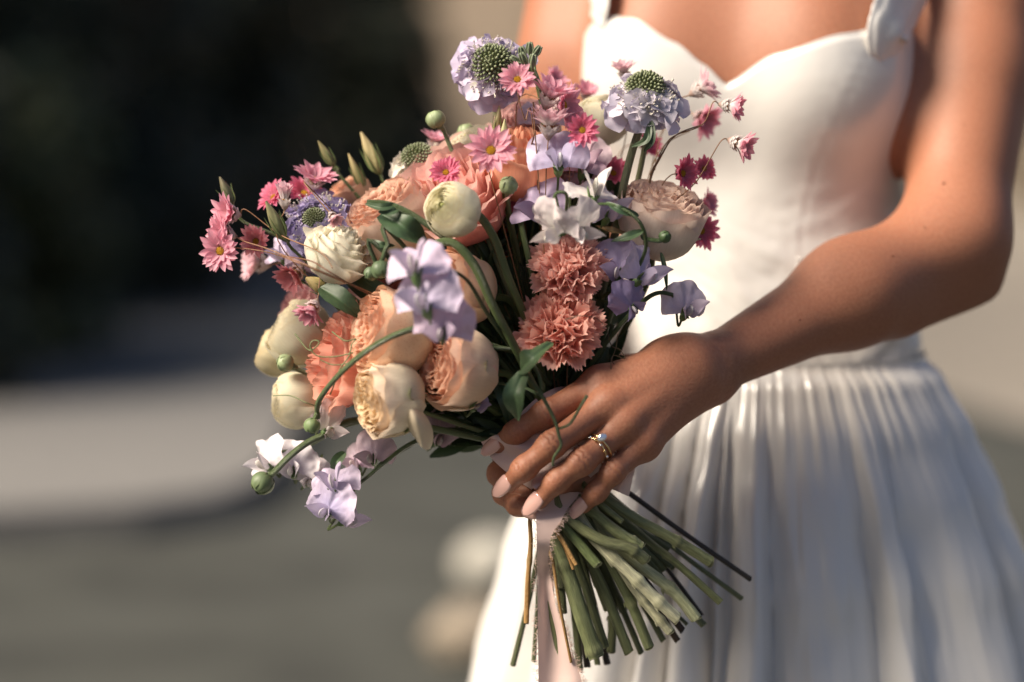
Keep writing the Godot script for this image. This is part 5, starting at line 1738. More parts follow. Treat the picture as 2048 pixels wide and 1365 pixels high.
func foliage() -> void:
	# the leaves that fill the dark heart of the bouquet
	var r := RandomNumberGenerator.new()
	r.seed = 77
	var b := Buf.new()
	for k in 560:
		var f := r.randf_range(0.12, 0.84)
		var tgt := at(r.randf_range(620, 1270), r.randf_range(300, 850), r.randf_range(-0.10, 0.0))
		var p := bind.lerp(tgt, f)
		var y := ((tgt - bind).normalized() + Vector3(r.randfn(), r.randfn(), r.randfn()) * 0.35).normalized()
		var x := y.cross(Vector3(r.randfn(), r.randfn(), r.randfn())).normalized()
		var z := x.cross(y)
		var l := r.randf_range(0.018, 0.045)
		var w := l * r.randf_range(0.09, 0.2)
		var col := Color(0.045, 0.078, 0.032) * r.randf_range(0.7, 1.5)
		var pts_ := PackedVector3Array()
		var cols := PackedColorArray()
		var bend := r.randf_range(-0.3, 0.3)
		for j in 7:
			var t := j / 6.0
			for i in 3:
				var s := i - 1.0
				pts_.append(p + y * l * t + x * s * w * sin(PI * (0.04 + 0.92 * t)) + z * (bend * l * t * t + absf(s) * w * 0.4))
				cols.append(col)
		b.grid(pts_, cols, 3, 7)
	for k in 150:
		var p := at(r.randf_range(960, 1215), r.randf_range(360, 690), r.randf_range(-0.09, -0.03))
		var y := ((p - bind).normalized() + Vector3(r.randfn(), r.randfn(), r.randfn()) * 0.3).normalized()
		var x := y.cross(dir(r.randfn() * 0.4, r.randfn() * 0.4, 1.0)).normalized()
		var z := x.cross(y)
		var l := r.randf_range(0.03, 0.055)
		var w := l * r.randf_range(0.08, 0.16)
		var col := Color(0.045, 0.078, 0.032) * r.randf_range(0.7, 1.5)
		var pts_ := PackedVector3Array()
		var cols := PackedColorArray()
		for j in 7:
			var t := j / 6.0
			for i in 3:
				var s := i - 1.0
				pts_.append(p + y * l * (t - 0.5) + x * s * w * sin(PI * (0.04 + 0.92 * t)) + z * (absf(s) * w * 0.4 + 0.2 * l * t * t))
				cols.append(col)
		b.grid(pts_, cols, 3, 7)
	for k in 70:
		var tgt := at(r.randf_range(700, 1240), r.randf_range(380, 860), r.randf_range(-0.09, -0.01))
		var e := bind + Vector3(r.randf_range(-1, 1), r.randf_range(-1, 1), r.randf_range(-1, 1)) * 0.016
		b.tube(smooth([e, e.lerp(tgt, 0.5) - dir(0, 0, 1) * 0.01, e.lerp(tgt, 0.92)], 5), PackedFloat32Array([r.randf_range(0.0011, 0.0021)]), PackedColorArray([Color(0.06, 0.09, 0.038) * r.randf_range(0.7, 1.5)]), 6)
	var o := part("foliage", b.mesh(), M.green, self)
	o.name = numbered("foliage")
	tag(o, "dark narrow leaves and stems filling the heart of the bouquet", "foliage")
	o.set_meta("kind", "stuff")


func greenery() -> void:
	var up := dir(0, 0.3, 0.95)
	var g := Color(0.055, 0.095, 0.045)
	leaf("large dark green leaf lying on the broad blush rose", at(762, 428, 0.05), at(808, 455, 0.062), at(856, 492, 0.05), 52 * U, dir(-0.2, 0.5, 0.85), Color(0.06, 0.105, 0.05))
	leaf("round dark green leaf beside the freckled peach rose", at(640, 575, 0.035), at(682, 602, 0.045), at(722, 636, 0.04), 46 * U, dir(0.2, 0.4, 0.85), Color(0.05, 0.085, 0.04), 0.04)
	leaf("dark green strap leaf under the ivory ranunculus", at(700, 545, 0.02), at(770, 590, 0.03), at(830, 640, 0.02), 32 * U, up, Color(0.055, 0.09, 0.04), 0.02)
	leaf("second dark green strap leaf below the grey green pods", at(690, 560, 0.0), at(745, 600, 0.02), at(800, 625, 0.01), 24 * U, up, Color(0.055, 0.085, 0.04), 0.02)
	leaf("green sweet pea leaf over the lower carnation's edge", at(1042, 742, 0.075), at(1066, 716, 0.085), at(1106, 686, 0.07), 46 * U, dir(-0.35, 0.5, 0.8), Color(0.085, 0.14, 0.065), 0.12)
	leaf("crinkled sweet pea leaf hanging over the ribbon", at(1050, 742, 0.075), at(1030, 790, 0.085), at(1036, 842, 0.07), 42 * U, dir(-0.3, 0.2, 0.9), Color(0.09, 0.145, 0.07), 0.14)
	leaf("upper narrow green leaf left of the blush rose", at(1278, 432, 0.055), at(1240, 420, 0.062), at(1212, 404, 0.055), 17 * U, up, Color(0.05, 0.09, 0.045), 0.04)
	leaf("lower narrow green leaf left of the blush rose", at(1286, 462, 0.055), at(1258, 474, 0.062), at(1222, 484, 0.058), 20 * U, dir(0, 0.6, 0.8), Color(0.06, 0.10, 0.05), 0.04)
	leaf("dark curled bract hanging under the right pincushion", at(1300, 245, 0.03), at(1292, 280, 0.035), at(1262, 294, 0.03), 15 * U, up, Color(0.05, 0.08, 0.04), 0.05)
	leaf("second dark bract under the right pincushion, drooping right", at(1302, 240, 0.03), at(1304, 280, 0.034), at(1288, 304, 0.03), 14 * U, up, Color(0.05, 0.08, 0.04), 0.05)
	leaf("thin dark leaf hanging at the right below the blush rose", at(1322, 505, 0.02), at(1330, 540, 0.022), at(1334, 582, 0.02), 10 * U, up, Color(0.055, 0.085, 0.04), 0.05)
	leaf("dark blade leaf between the hand and the green-rimmed rose", at(990, 760, 0.02), at(1010, 800, 0.03), at(1020, 850, 0.02), 30 * U, up, Color(0.055, 0.09, 0.045), 0.04)
	leaf("dark green leaf under the palest rose pointing left", at(900, 800, 0.03), at(850, 800, 0.035), at(812, 782, 0.03), 24 * U, dir(0, 0.7, 0.7), Color(0.055, 0.085, 0.04), 0.04)
	leaf("dried ochre leaf above the upper carnation", at(1262, 470, 0.01), at(1225, 462, 0.02), at(1190, 452, 0.01), 16 * U, dir(0, 0.7, 0.7), Color(0.34, 0.22, 0.10), 0.05)
	leaf("small green leaf at the left of the hanging lilac sweet pea", at(740, 482, 0.055), at(762, 490, 0.06), at(790, 492, 0.055), 14 * U, up, g, 0.05)
	leaf("dark leaf tip among the low mauve sweet peas", at(690, 905, 0.0), at(672, 925, 0.005), at(668, 948, 0.0), 22 * U, up, Color(0.06, 0.11, 0.05), 0.05)
	# long stems seen between the flowers
	var grp := "bare stems among the flowers"
	var gs := Color(0.13, 0.185, 0.08)
	strand("flower_stem", "long green stem arching from the low pods over the palest rose", "stem", pts([636, 836, 0.03, 638, 800, 0.045, 690, 738, 0.075, 762, 684, 0.088, 846, 655, 0.08, 920, 672, 0.06, 1030, 705, 0.03]), [0.0017, 0.002, 0.0022, 0.0018], Color(0.17, 0.23, 0.11), grp)
	strand("flower_stem", "thick green stem sweeping from the hanging sweet pea to the hand", "stem", pts([862, 490, 0.065, 905, 486, 0.07, 948, 530, 0.068, 985, 610, 0.06, 1032, 700, 0.045, 1080, 800, 0.02]), [0.0026, 0.0033, 0.0030, 0.0028], gs, grp)
	strand("flower_stem", "green stem with a bent leafy tip crossing the broad blush rose", "stem", pts([735, 404, 0.05, 775, 408, 0.056, 815, 425, 0.06, 862, 455, 0.06, 905, 490, 0.06]), [0.0016, 0.0024, 0.0022], Color(0.10, 0.15, 0.065), grp)
	leaf("narrow drooping tip leaf at the end of the bent green stem", at(790, 410, 0.058), at(762, 415, 0.062), at(730, 408, 0.055), 16 * U, up, g, 0.04)
	leaf("second narrow leaf at the end of the bent green stem", at(800, 416, 0.058), at(778, 425, 0.062), at(756, 424, 0.058), 15 * U, up, g, 0.04)
	strand("flower_stem", "thin dark stem running down from the hanging lilac sweet pea", "stem", pts([892, 536, 0.10, 935, 562, 0.085, 975, 628, 0.065, 1035, 712, 0.03]), [0.0012, 0.0016], Color(0.09, 0.13, 0.06), grp)
	strand("flower_stem", "dark stem arching to the lone lilac sweet pea on the right", "stem", pts([1346, 590, 0.02, 1318, 586, 0.022, 1288, 602, 0.022, 1240, 652, 0.018, 1190, 716, 0.01, 1152, 790, 0.0]), [0.0014, 0.0018, 0.0020], Color(0.09, 0.13, 0.06), grp)
	strand("flower_stem", "plain green stem right of the lower carnation", "stem", pts([1226, 650, 0.0, 1206, 700, 0.0, 1170, 770, 0.0, 1140, 840, 0.0]), [0.0016, 0.002], Color(0.09, 0.13, 0.06), grp)
	strand("flower_stem", "thick grey green stem leading up to the right pincushion", "stem", pts([1278, 262, 0.01, 1262, 312, 0.005, 1243, 392, 0.0, 1228, 480, -0.01, 1190, 640, -0.02, 1140, 840, -0.01]), [0.0030, 0.0032], Color(0.25, 0.28, 0.18), grp)
	strand("flower_stem", "pale stem left of the pincushion's stem", "stem", pts([1196, 280, -0.03, 1206, 350, -0.03, 1208, 470, -0.03, 1160, 700, -0.03]), [0.0024], Color(0.22, 0.27, 0.13), grp)
	strand("flower_stem", "straight green stem beside the upper carnation", "stem", pts([1040, 440, 0.02, 1060, 530, 0.02, 1072, 600, 0.01, 1100, 760, 0.0]), [0.0022], gs, grp)
	strand("flower_stem", "green sweet pea stem curving down past the blush rose", "stem", pts([1190, 408, 0.05, 1232, 412, 0.06, 1276, 440, 0.06, 1292, 480, 0.05, 1284, 520, 0.035, 1240, 600, 0.01]), [0.0010, 0.0013, 0.0014], Color(0.12, 0.19, 0.08), grp)
	strand("flower_stem", "hooked green stem holding the nodding white pair", "stem", pts([1108, 398, 0.07, 1114, 386, 0.072, 1130, 386, 0.07, 1134, 402, 0.06, 1130, 440, 0.03]), [0.0012], Color(0.13, 0.2, 0.08), grp)
	strand("flower_stem", "dark stem of the low lilac sweet peas running right", "stem", pts([700, 976, 0.01, 726, 962, 0.01, 770, 925, 0.008, 822, 888, 0.0, 900, 860, -0.01, 1000, 880, -0.01]), [0.0012, 0.0016, 0.0018], Color(0.09, 0.13, 0.06), grp)
	strand("flower_stem", "dark stem running from the green-rimmed rose into the hand", "stem", pts([920, 672, 0.05, 975, 694, 0.05, 1035, 706, 0.04, 1100, 770, 0.01]), [0.0016, 0.0019], Color(0.09, 0.13, 0.06), grp)
	strand("flower_stem", "green stem joining the low white sweet peas", "stem", pts([556, 905, -0.01, 620, 890, -0.015, 690, 852, -0.02, 800, 830, -0.02]), [0.0012, 0.0018], Color(0.15, 0.21, 0.09), grp)
	strand("flower_stem", "sweet pea stem lying across the back of the hand", "stem", pts([1046, 738, 0.075, 1078, 782, 0.078, 1108, 838, 0.078, 1118, 872, 0.075, 1122, 892, 0.072, 1108, 915, 0.07, 1106, 932, 0.066]), [0.0015, 0.0012, 0.0009], Color(0.15, 0.2, 0.10), grp)
	strand("flower_stem", "side shoot of the stem on the hand, curving up right", "stem", pts([1116, 858, 0.076, 1140, 848, 0.078, 1160, 815, 0.078, 1174, 792, 0.075]), [0.0009, 0.0012], Color(0.17, 0.2, 0.10), grp)
	strand("flower_stem", "second leafy shoot beside the stem on the hand", "stem", pts([1066, 728, 0.075, 1078, 752, 0.08, 1084, 780, 0.078], ), [0.0012], Color(0.15, 0.2, 0.10), grp)
	strand("flower_stem", "thin shoot from the stem on the hand back to the rose", "stem", pts([1082, 792, 0.076, 1044, 774, 0.06, 1004, 768, 0.045, 976, 766, 0.04]), [0.0010], Color(0.10, 0.16, 0.08), grp)
	# tendrils
	var tg := "curling tendrils"
	var tc := Color(0.16, 0.19, 0.08)
	strand("tendril", "tendril looping over the coral bloom on the left", "tendril", pts([590, 668, 0.05, 616, 700, 0.055, 632, 694, 0.057, 638, 684, 0.058, 626, 682, 0.057, 620, 694, 0.057, 634, 712, 0.057, 668, 714, 0.058, 706, 706, 0.06]), [0.0005], tc, tg, M.twig, 6)
	strand("tendril", "second tendril forking across the coral bloom", "tendril", pts([664, 664, 0.055, 690, 682, 0.06, 712, 678, 0.06, 704, 688, 0.06, 698, 712, 0.06, 680, 738, 0.06, 668, 770, 0.058, 660, 790, 0.055]), [0.0005], tc, tg, M.twig, 6)
	strand("tendril", "short tendril at the left over the lower cream ranunculus", "tendril", pts([546, 792, 0.04, 580, 792, 0.045, 612, 806, 0.05, 630, 812, 0.045]), [0.0004], tc, tg, M.twig, 6)
	strand("tendril", "low tendril linking the coral bloom and the arching stem", "tendril", pts([640, 720, 0.055, 665, 730, 0.058, 690, 728, 0.06, 712, 722, 0.07]), [0.0004], tc, tg, M.twig, 6)
	strand("tendril", "brown curl dangling over the wrist", "tendril", pts([1212, 650, 0.02, 1222, 690, 0.022, 1240, 700, 0.022, 1250, 718, 0.024, 1226, 712, 0.026, 1222, 740, 0.03, 1226, 770, 0.034, 1222, 786, 0.034]), [0.0003], Color(0.10, 0.06, 0.03), tg, M.twig, 6)
	strand("tendril", "second brown curl dangling over the wrist", "tendril", pts([1236, 668, 0.02, 1232, 696, 0.022, 1224, 720, 0.024, 1230, 735, 0.026, 1220, 760, 0.032]), [0.0003], Color(0.10, 0.06, 0.03), tg, M.twig, 6)
	strand("tendril", "fine hoop of tendril over the lower carnation", "tendril", pts([1130, 640, 0.07, 1160, 632, 0.075, 1190, 636, 0.07, 1206, 648, 0.06]), [0.0003], Color(0.10, 0.07, 0.04), tg, M.twig, 6)
	# forked wires
	var wg := "hair-thin daisy wires"
	strand("wire_stem", "dark knotted wire behind the right pincushion", "wire", pts([1404, 250, 0.008, 1350, 272, 0.0, 1318, 320, 0.0, 1305, 345, -0.005, 1290, 400, -0.01]), [0.0005, 0.0006, 0.0011, 0.0007], Color(0.20, 0.12, 0.07), wg, M.twig, 6)
	strand("wire_stem", "faint tan wire parallel to the knotted one", "wire", pts([1380, 262, -0.03, 1330, 290, -0.03, 1300, 345, -0.03, 1285, 420, -0.03]), [0.0005], Color(0.30, 0.20, 0.12), wg, M.twig, 6)
	strand("wire_stem", "reddish wire across the ivory ranunculus", "wire", pts([560, 512, 0.04, 620, 522, 0.062, 660, 545, 0.075, 720, 580, 0.06, 770, 600, 0.03]), [0.0005], Color(0.16, 0.06, 0.03), wg, M.twig, 6)
	strand("wire_stem", "forked wire meeting below the sideways pink daisies", "wire", pts([1070, 262, 0.04, 1067, 276, 0.04, 1060, 320, 0.02, 1080, 420, 0.0]), [0.0006], Color(0.16, 0.06, 0.03), wg, M.twig, 6)
	# grassy sprig in the shade
	for k in 7:
		strand("sprig", ["feathery dark sprig left of the upper carnation", "feathery sprig low between the stems", "feathery sprig by the straight green stem", "feathery sprig pointing up at the white pair", "feathery sprig behind the thick sweeping stem", "feathery sprig above the lower carnation", "feathery sprig in the gap by the small coral carnation"][k], "sprig", pts([1005 + k * 9, 460 + (k * 37) % 60, 0.0, 1020 + k * 7, 520 + k * 6, 0.005, 1050 + k * 4, 610, 0.0]), [0.0002, 0.0007], Color(0.07, 0.11, 0.05), "feathery sprigs in the shade", null, 6)


# ---------------------------------------------------------------- ribbon and cut stems
func ribbon_and_stems() -> void:
	var o := thing("ribbon", "frayed blush silk ribbon wrapped round the stems, its tail hanging", "ribbon", Transform3D(Basis(), bind))
	var col := Color.WHITE
	# the wrap
	var a := at(1050, 828, -0.006)
	var e := at(1172, 972, -0.006)
	var ax := (e - a).normalized()
	var z := dir(0, 0, 1)
	z = (z - ax * z.dot(ax)).normalized()
	var x := ax.cross(z)
	var b := Buf.new()
	var q := PackedVector3Array()
	var c := PackedColorArray()
	for j in 30:
		var t := j / 29.0
		for i in 64:
			var an := TAU * i / 64
			var r := 0.0345 - 0.002 * t + 0.0016 * sin(t * 26.0 + 2.0 * sin(an) + an * 1.0) + 0.0012 * noise.get_noise_2d(an * 3.0, t * 9.0)
			q.append(a.lerp(e, t) + (x * cos(an) * 1.0 + z * sin(an) * 0.94) * r + ax * 0.004 * sin(an * 2.0 + 1.0))
			c.append(col)
	b.grid(q, c, 64, 30, true)
	world_part("wrap", b, M.ribbon, o)
	# a loose fold over the left of the wrap
	b = Buf.new()
	q = PackedVector3Array()
	c = PackedColorArray()
	for j in 24:
		var t := j / 23.0
		for i in 20:
			var s := i / 19.0
			var p0 := at(lerpf(1066, 1150, t), lerpf(856, 905, t), 0.022 + 0.010 * t)
			var p1 := at(lerpf(961, 1062, t * t * 0.5 + t * 0.5), lerpf(884, 980, t), lerpf(0.008, 0.032, t))
			var mid := p0.lerp(p1, s) + dir(-0.3, 0.1, 0.9) * (0.0105 * sin(PI * s) + 0.0028 * sin(s * 12.0 + t * 5.0)) * (0.7 + 0.3 * sin(t * 5.0 + 1.0))
			q.append(mid)
			c.append(col)
	b.grid(q, c, 20, 24)
	world_part("loose_fold", b, M.ribbon, o)
	# a loose end on the right under the little finger
	b = Buf.new()
	q = PackedVector3Array()
	c = PackedColorArray()
	for j in 14:
		var t := j / 13.0
		for i in 14:
			var s := i / 13.0
			q.append(at(lerpf(1200, 1272 - 14 * t, s), lerpf(912 + 16 * s, 968 + 26 * s, t), 0.014 - 0.012 * s + 0.006 * sin(s * 7.0 + t * 3.0)))
			c.append(col)
	b.grid(q, c, 14, 14)
	world_part("loose_end", b, M.ribbon, o)
	# the tail with its frayed edges
	b = Buf.new()
	q = PackedVector3Array()
	c = PackedColorArray()
	var right := PackedVector3Array()
	var left := PackedVector3Array()
	for j in 70:
		var t := j / 69.0
		var y := lerpf(985, 1900, t)
		var xl := table(y, [985, 1020, 1100, 1365, 1900], [1090, 1072, 1074, 1077, 1090])
		var xr := table(y, [985, 1030, 1075, 1120, 1200, 1290, 1365, 1900], [1160, 1128, 1101, 1096, 1108, 1138, 1164, 1230])
		for i in 14:
			var s := i / 13.0
			var p := at(lerpf(xl, xr, s), y, table(y, [985, 1012, 1040, 1085, 1150, 1365, 1900], [0.030, 0.033, 0.042, 0.041, 0.015, 0.008, -0.02]) + 0.004 * sin(s * 5.0 + t * 8.0) * smoothstep(0.1, 0.3, t))
			q.append(p)
			c.append(col)
			if i == 0:
				left.append(p)
			if i == 13:
				right.append(p)
	b.grid(q, c, 14, 70)
	var tail := world_part("tail", b, M.ribbon, o)
	var fr := Buf.new()
	rng.seed = 31
	for side_ in 2:
		var line := right if side_ == 0 else left
		for k in (420 if side_ == 0 else 150):
			var f := rng.randf() * (0.5 if side_ == 0 else 0.62) * (line.size() - 1)
			var p := line[int(f)].lerp(line[int(f) + 1], fmod(f, 1.0))
			var way := [p]
			var g := dir(0.8 if side_ == 0 else -0.8, rng.randf_range(-1, 0.6), rng.randf_range(-0.2, 0.7))
			for m in 4:
				p += g * rng.randf_range(0.0007, 0.0017)
				way.append(p)
				g = (g + Vector3(rng.randf_range(-1, 1), rng.randf_range(-1, 1), rng.randf_range(-1, 1)) * 0.9).normalized()
			fr.tube(smooth(way, 3), PackedFloat32Array([0.00013]), PackedColorArray([Color(1.0, 1.0, 0.95)]), 4, false)
	var fo := world_part("frayed_threads", fr, M.ribbon, o)
	fo.set_meta("kind", "stuff")
	cut_stems()


func zp(x: float, y: float, d: float) -> Vector3:
	return at(960.0 + x / 3.212, 940.0 + y / 3.212, d)


func cut_stem(label: String, list: Array, r: float, col: Color, knots := [], taper := 1.0, woody := false, sd := 0) -> void:
	# list: x, y, d triples in a detail of the photograph 3.212 times enlarged; the far end is the cut
	var way := []
	var first := zp(list[0], list[1], list[2])
	way.append(bind.lerp(first, 0.3) + dir(0, 0, 1) * (list[2] * 0.5))
	for k in range(0, list.size(), 3):
		way.append(zp(list[k], list[k + 1], list[k + 2]))
	var line := smooth(way, 9)
	var n := line.size()
	var o := thing("cut_stem", label, "stem", Transform3D(Basis(), line[n - 1]), "cut flower stems below the hands")
	var b := Buf.new()
	var rad := r / 3.212 * U
	var q := PackedVector3Array()
	var c := PackedColorArray()
	var sides := 22
	var x := Vector3.ZERO
	for j in n:
		var t := float(j) / (n - 1)
		var tg := (line[mini(j + 1, n - 1)] - line[maxi(j - 1, 0)]).normalized()
		if j == 0:
			x = tg.cross(dir(0, 0, 1)).normalized()
		x = (x - tg * x.dot(tg)).normalized()
		var y := tg.cross(x)
		var rr := rad * lerpf(0.9, taper, t) * (1.0 + 0.06 * noise.get_noise_2d(t * 9.0, sd * 3.0))
		for kn in knots:
			rr *= 1.0 + 0.28 * exp(-pow((t - kn) / 0.018, 2.0))
		for i in sides:
			var an := TAU * i / sides + PI / 2.0
			var k := 1.0 + 0.045 * cos(an * 6.0 + t * 3.0 + sd) + 0.05 * noise.get_noise_3d(cos(an) * 1.5, t * 14.0, sd * 4.0)
			q.append(line[j] + (x * cos(an) + y * sin(an)) * rr * k)
			var tone := 1.0 + 0.5 * noise.get_noise_3d(an * 2.2, t * 3.0, sd * 7.0) + 0.4 * noise.get_noise_3d(an * 7.0, t * 2.5, sd)
			var cc := col * tone
			for kn in knots:
				cc = cc.lerp(Color(0.34, 0.34, 0.2), 0.5 * exp(-pow((t - kn) / 0.014, 2.0)))
			c.append(cc)
	b.grid(q, c, sides, n, true)
	world_part("stalk", b, M.twig if woody else M.stem, o)
	# the slanted, slightly hollow cut face
	var f := Buf.new()
	q = PackedVector3Array()
	c = PackedColorArray()
	var tg := (line[n - 1] - line[n - 2]).normalized()
	var y := tg.cross(x)
	var prof := [[1.0, -0.02], [1.04, 0.06], [0.92, 0.16], [0.6, 0.08], [0.42, -0.1], [0.3, -0.6], [0.02, -0.9]]
	for p in prof:
		for i in sides:
			var an := TAU * i / sides
			var rr: float = rad * taper * p[0]
			q.append(line[n - 1] + (x * cos(an) + y * sin(an)) * rr + tg * rad * (p[1] + 0.35 * cos(an + sd) * minf(p[0], 1.0)))
			c.append(Color(0.55, 0.54, 0.34).lerp(col, 0.25) if p[0] > 0.5 and not woody else (col * 0.6 if woody else Color(0.10, 0.12, 0.06)))
	f.grid(q, c, sides, prof.size(), true)
	world_part("cut_end", f, M.stem, o)
	for kn in knots:
		# a torn leaf scar at each joint
		var k := int(kn * (n - 1))
		var s := Buf.new()
		var pr := line[k] + x * rad * 1.1
		s.tube(PackedVector3Array([line[k], pr + tg * rad * 0.5, pr + tg * rad * 1.2 + x * rad * 0.3]), PackedFloat32Array([rad * 0.5, rad * 0.3, rad * 0.06]), PackedColorArray([col * 1.25]), 6)
		world_part("leaf_scar", s, M.stem, o)


func stem_mass(dk: Color) -> void:
	# the many stems hidden deep in the fan
	var r := RandomNumberGenerator.new()
	r.seed = 5
	var b := Buf.new()
	for k in 26:
		var f := (k + 0.5) / 26.0
		var an := lerpf(-1.66, -0.62, f) + r.randf_range(-0.04, 0.04)
		var l := r.randf_range(0.45, 0.86) * 300.0
		var s := at(lerpf(1095, 1190, f), lerpf(985, 1000, f), r.randf_range(-0.03, 0.006))
		var e := at(lerpf(1095, 1190, f) + cos(an) * l, 992 - sin(an) * l, r.randf_range(-0.035, -0.006))
		b.tube(smooth([bind.lerp(s, 0.3), s, e], 5), PackedFloat32Array([r.randf_range(0.0022, 0.0036)]), PackedColorArray([dk * r.randf_range(0.7, 1.2)]), 8)
	var o := part("stem_mass", b.mesh(), M.stem, self)
	o.name = numbered("stem_mass")
	tag(o, "dark mass of short stems deep inside the fan under the hands", "stems")
	o.set_meta("kind", "stuff")


func cut_stems() -> void:
	var dk := Color(0.17, 0.19, 0.10)
	var gr := Color(0.23, 0.25, 0.125)
	var mid := Color(0.17, 0.19, 0.10)
	var pale := Color(0.80, 0.77, 0.56)
	var tan := Color(0.42, 0.24, 0.085)
	var blk := Color(0.04, 0.032, 0.026)
	stem_mass(dk)
	# far layer
	cut_stem("longest blackish stem, topmost on the right of the fan", [900, 110, -0.02, 1300, 400, -0.025, 1735, 702, -0.03], 19, blk, [], 0.95, true, 1)
	cut_stem("dark green straight stem second from the top right", [880, 200, -0.018, 1280, 530, -0.022, 1680, 828, -0.026], 17, dk, [], 1.0, false, 2)
	cut_stem("blackish stem ending behind the pale stems' right", [840, 200, -0.025, 1150, 570, -0.03, 1424, 935, -0.03], 15, blk, [], 1.0, true, 3)
	cut_stem("dark teal stem with its end just right of the whitish stem", [900, 320, -0.01, 1200, 740, -0.012, 1438, 1000, -0.012], 22, dk, [], 1.1, false, 4)
	cut_stem("thin dark stem peeping out under the right pale stem", [860, 420, -0.02, 1100, 760, -0.02, 1330, 995, -0.022], 13, dk, [], 1.0, false, 5)
	cut_stem("dark stem ending alone right of the lower centre", [760, 420, -0.02, 1010, 800, -0.024, 1178, 1098, -0.026], 22, dk, [], 1.0, false, 6)
	cut_stem("dark stem close beside the ridged centre stem", [700, 420, -0.015, 900, 860, -0.02, 1035, 1176, -0.022], 21, dk, [], 1.0, false, 7)
	cut_stem("fat dark stem low in the centre shade", [660, 400, -0.02, 840, 800, -0.026, 842, 1165, -0.03], 30, dk, [0.8], 1.0, false, 8)
	cut_stem("dark stem left of the knobbly big stem's foot", [520, 420, -0.02, 600, 860, -0.022, 640, 1280, -0.026], 24, mid, [], 1.0, false, 9)
	cut_stem("black stub under the knobbly foot, left", [560, 500, -0.026, 640, 900, -0.03, 690, 1268, -0.032], 23, blk, [], 1.0, true, 10)
	cut_stem("black stub under the knobbly foot, right", [600, 500, -0.03, 740, 900, -0.034, 818, 1250, -0.036], 22, blk, [], 1.0, true, 11)
	cut_stem("brown black stub with a pale rim below the whitish stem", [820, 420, -0.015, 1050, 760, -0.018, 1270, 1100, -0.02], 22, Color(0.06, 0.035, 0.02), [], 1.0, true, 12)
	cut_stem("dark stub just under the whitish stem's cut", [840, 420, -0.012, 1080, 740, -0.014, 1300, 1032, -0.016], 24, Color(0.045, 0.025, 0.02), [], 1.0, true, 13)
	cut_stem("dark green stem furthest left, leaning left", [372, 560, -0.03, 300, 900, -0.034, 212, 1255, -0.036], 19, dk, [], 1.0, false, 14)
	cut_stem("thin dark stem hidden at the ribbon's left edge", [390, 600, -0.03, 368, 900, -0.03, 346, 1232, -0.03], 15, dk, [], 1.0, false, 15)
	cut_stem("second thin stub between the black stubs", [600, 640, -0.022, 700, 960, -0.026, 756, 1252, -0.028], 19, mid, [], 1.0, false, 16)
	cut_stem("dark stem behind the hollow front stem", [560, 250, -0.008, 720, 640, -0.01, 820, 900, -0.012], 26, dk, [], 1.0, false, 31)
	cut_stem("dark stem crossing the gap right of the centre", [760, 220, -0.012, 960, 560, -0.014, 1100, 800, -0.016], 24, dk, [], 1.0, false, 32)
	cut_stem("dark ridged stem ending behind the jointed thin one", [860, 250, -0.012, 1100, 500, -0.014, 1240, 625, -0.016], 26, mid, [], 1.0, false, 33)
	# middle layer
	cut_stem("green stem with a pale foot beside the ribbon's frayed edge", [405, 520, 0.008, 440, 800, 0.008, 525, 1248, 0.004], 29, mid * 1.2, [0.42], 1.0, false, 17)
	cut_stem("dark green stem right of the big knobbly stem", [560, 400, 0.004, 680, 760, 0.002, 806, 1140, 0.0], 27, mid, [], 1.0, false, 18)
	cut_stem("green stem with a flared foot, lower centre", [640, 420, 0.006, 800, 780, 0.004, 956, 1172, 0.0], 28, mid * 1.15, [], 1.25, false, 19)
	cut_stem("ridged green stem with a brown joint, lower centre", [700, 340, 0.01, 860, 640, 0.01, 985, 890, 0.008, 1085, 1138, 0.004], 34, mid * 1.2, [0.72], 1.0, false, 20)
	cut_stem("whitish stem just below the brightest one", [780, 420, 0.01, 960, 720, 0.012, 1100, 900, 0.012, 1222, 1040, 0.01], 31, pale * 0.82, [0.66, 0.85], 1.0, false, 21)
	cut_stem("pale green stem right of the brightest one", [800, 380, 0.012, 1000, 590, 0.014, 1240, 780, 0.012, 1390, 958, 0.01], 37, Color(0.52, 0.53, 0.34), [0.72], 1.0, false, 22)
	cut_stem("jointed thin green stem pointing right", [820, 220, 0.01, 1050, 430, 0.01, 1290, 625, 0.008, 1545, 852, 0.004], 22, gr * 0.9, [0.66], 1.1, false, 23)
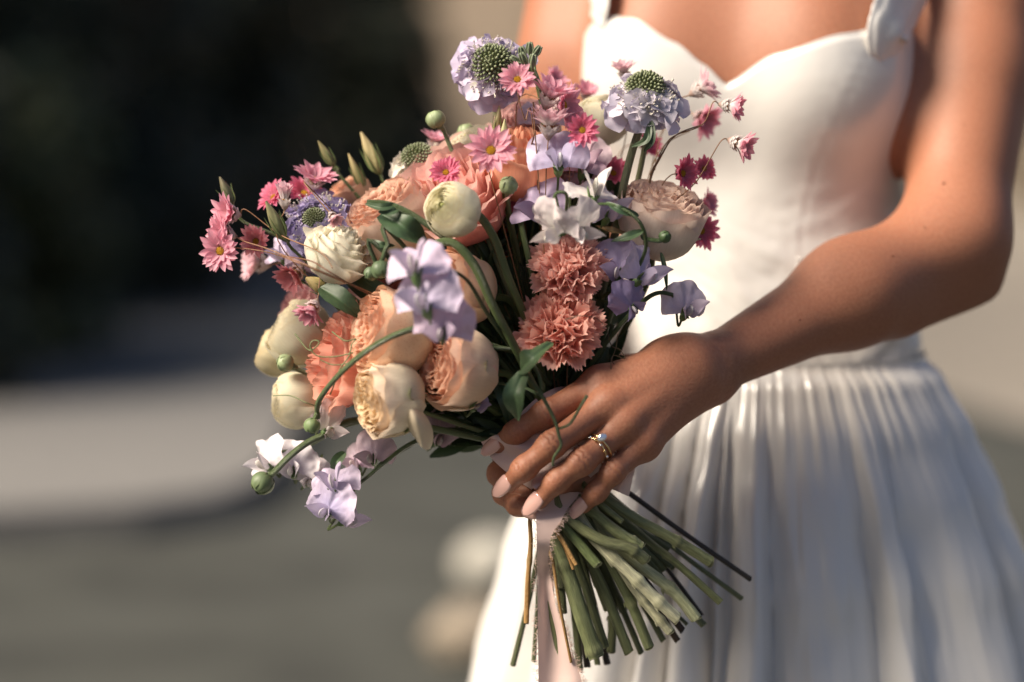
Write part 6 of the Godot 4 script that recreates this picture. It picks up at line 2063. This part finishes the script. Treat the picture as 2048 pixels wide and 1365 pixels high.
	# near layer
	cut_stem("big knobbly green stem with a ragged foot, left of centre", [430, 280, 0.018, 510, 520, 0.02, 580, 710, 0.02, 660, 960, 0.018, 748, 1200, 0.014], 46, mid * 1.35, [0.5, 0.95], 1.15, false, 24)
	cut_stem("brightest creamy white stem in the middle of the fan", [640, 300, 0.022, 770, 480, 0.026, 960, 660, 0.028, 1130, 830, 0.026, 1268, 955, 0.022], 38, pale, [0.5, 0.66, 0.83], 1.05, false, 25)
	cut_stem("thick smooth green stem with a ringed joint, upper right", [760, 140, 0.02, 980, 300, 0.022, 1215, 430, 0.02, 1350, 510, 0.016, 1480, 592, 0.012], 36, Color(0.25, 0.27, 0.14), [0.66], 1.0, false, 26)
	cut_stem("twisted green stem crossing over to a knotted end", [500, 220, 0.03, 640, 370, 0.034, 800, 460, 0.036, 960, 505, 0.034, 1062, 578, 0.03], 33, Color(0.25, 0.265, 0.14), [0.84], 1.15, false, 27)
	cut_stem("light green stem ending above the knotted end", [640, 210, 0.022, 760, 300, 0.026, 880, 400, 0.028, 1035, 498, 0.026], 30, Color(0.34, 0.37, 0.19), [0.9], 1.2, false, 28)
	cut_stem("short hollow green stem facing the camera, left of centre", [470, 250, 0.026, 560, 380, 0.03, 660, 500, 0.032, 756, 612, 0.034], 31, Color(0.20, 0.25, 0.11), [], 1.0, false, 29)
	cut_stem("short thin stem with a hollow tip under the little finger", [720, 170, 0.03, 800, 240, 0.034, 912, 332, 0.034], 20, gr, [], 0.9, false, 30)
	# tan twigs
	cut_stem("tan twig hanging at the ribbon's left", [332, 260, 0.0, 326, 480, 0.0, 306, 740, 0.0, 298, 985, -0.002], 15, tan, [0.6], 1.1, true, 34)
	cut_stem("short orange twig forking beside the ribbon", [470, 320, 0.034, 540, 470, 0.036, 618, 612, 0.036], 13, tan * 1.1, [], 1.0, true, 35)
	cut_stem("second short orange twig under the forked one", [480, 340, 0.03, 545, 500, 0.032, 600, 640, 0.032], 10, tan * 0.9, [], 1.0, true, 36)
	cut_stem("long brown twig between ribbon and knobbly stem", [436, 440, 0.022, 470, 600, 0.026, 510, 860, 0.024, 586, 1238, 0.014], 12, tan * 0.75, [0.35], 0.8, true, 37)
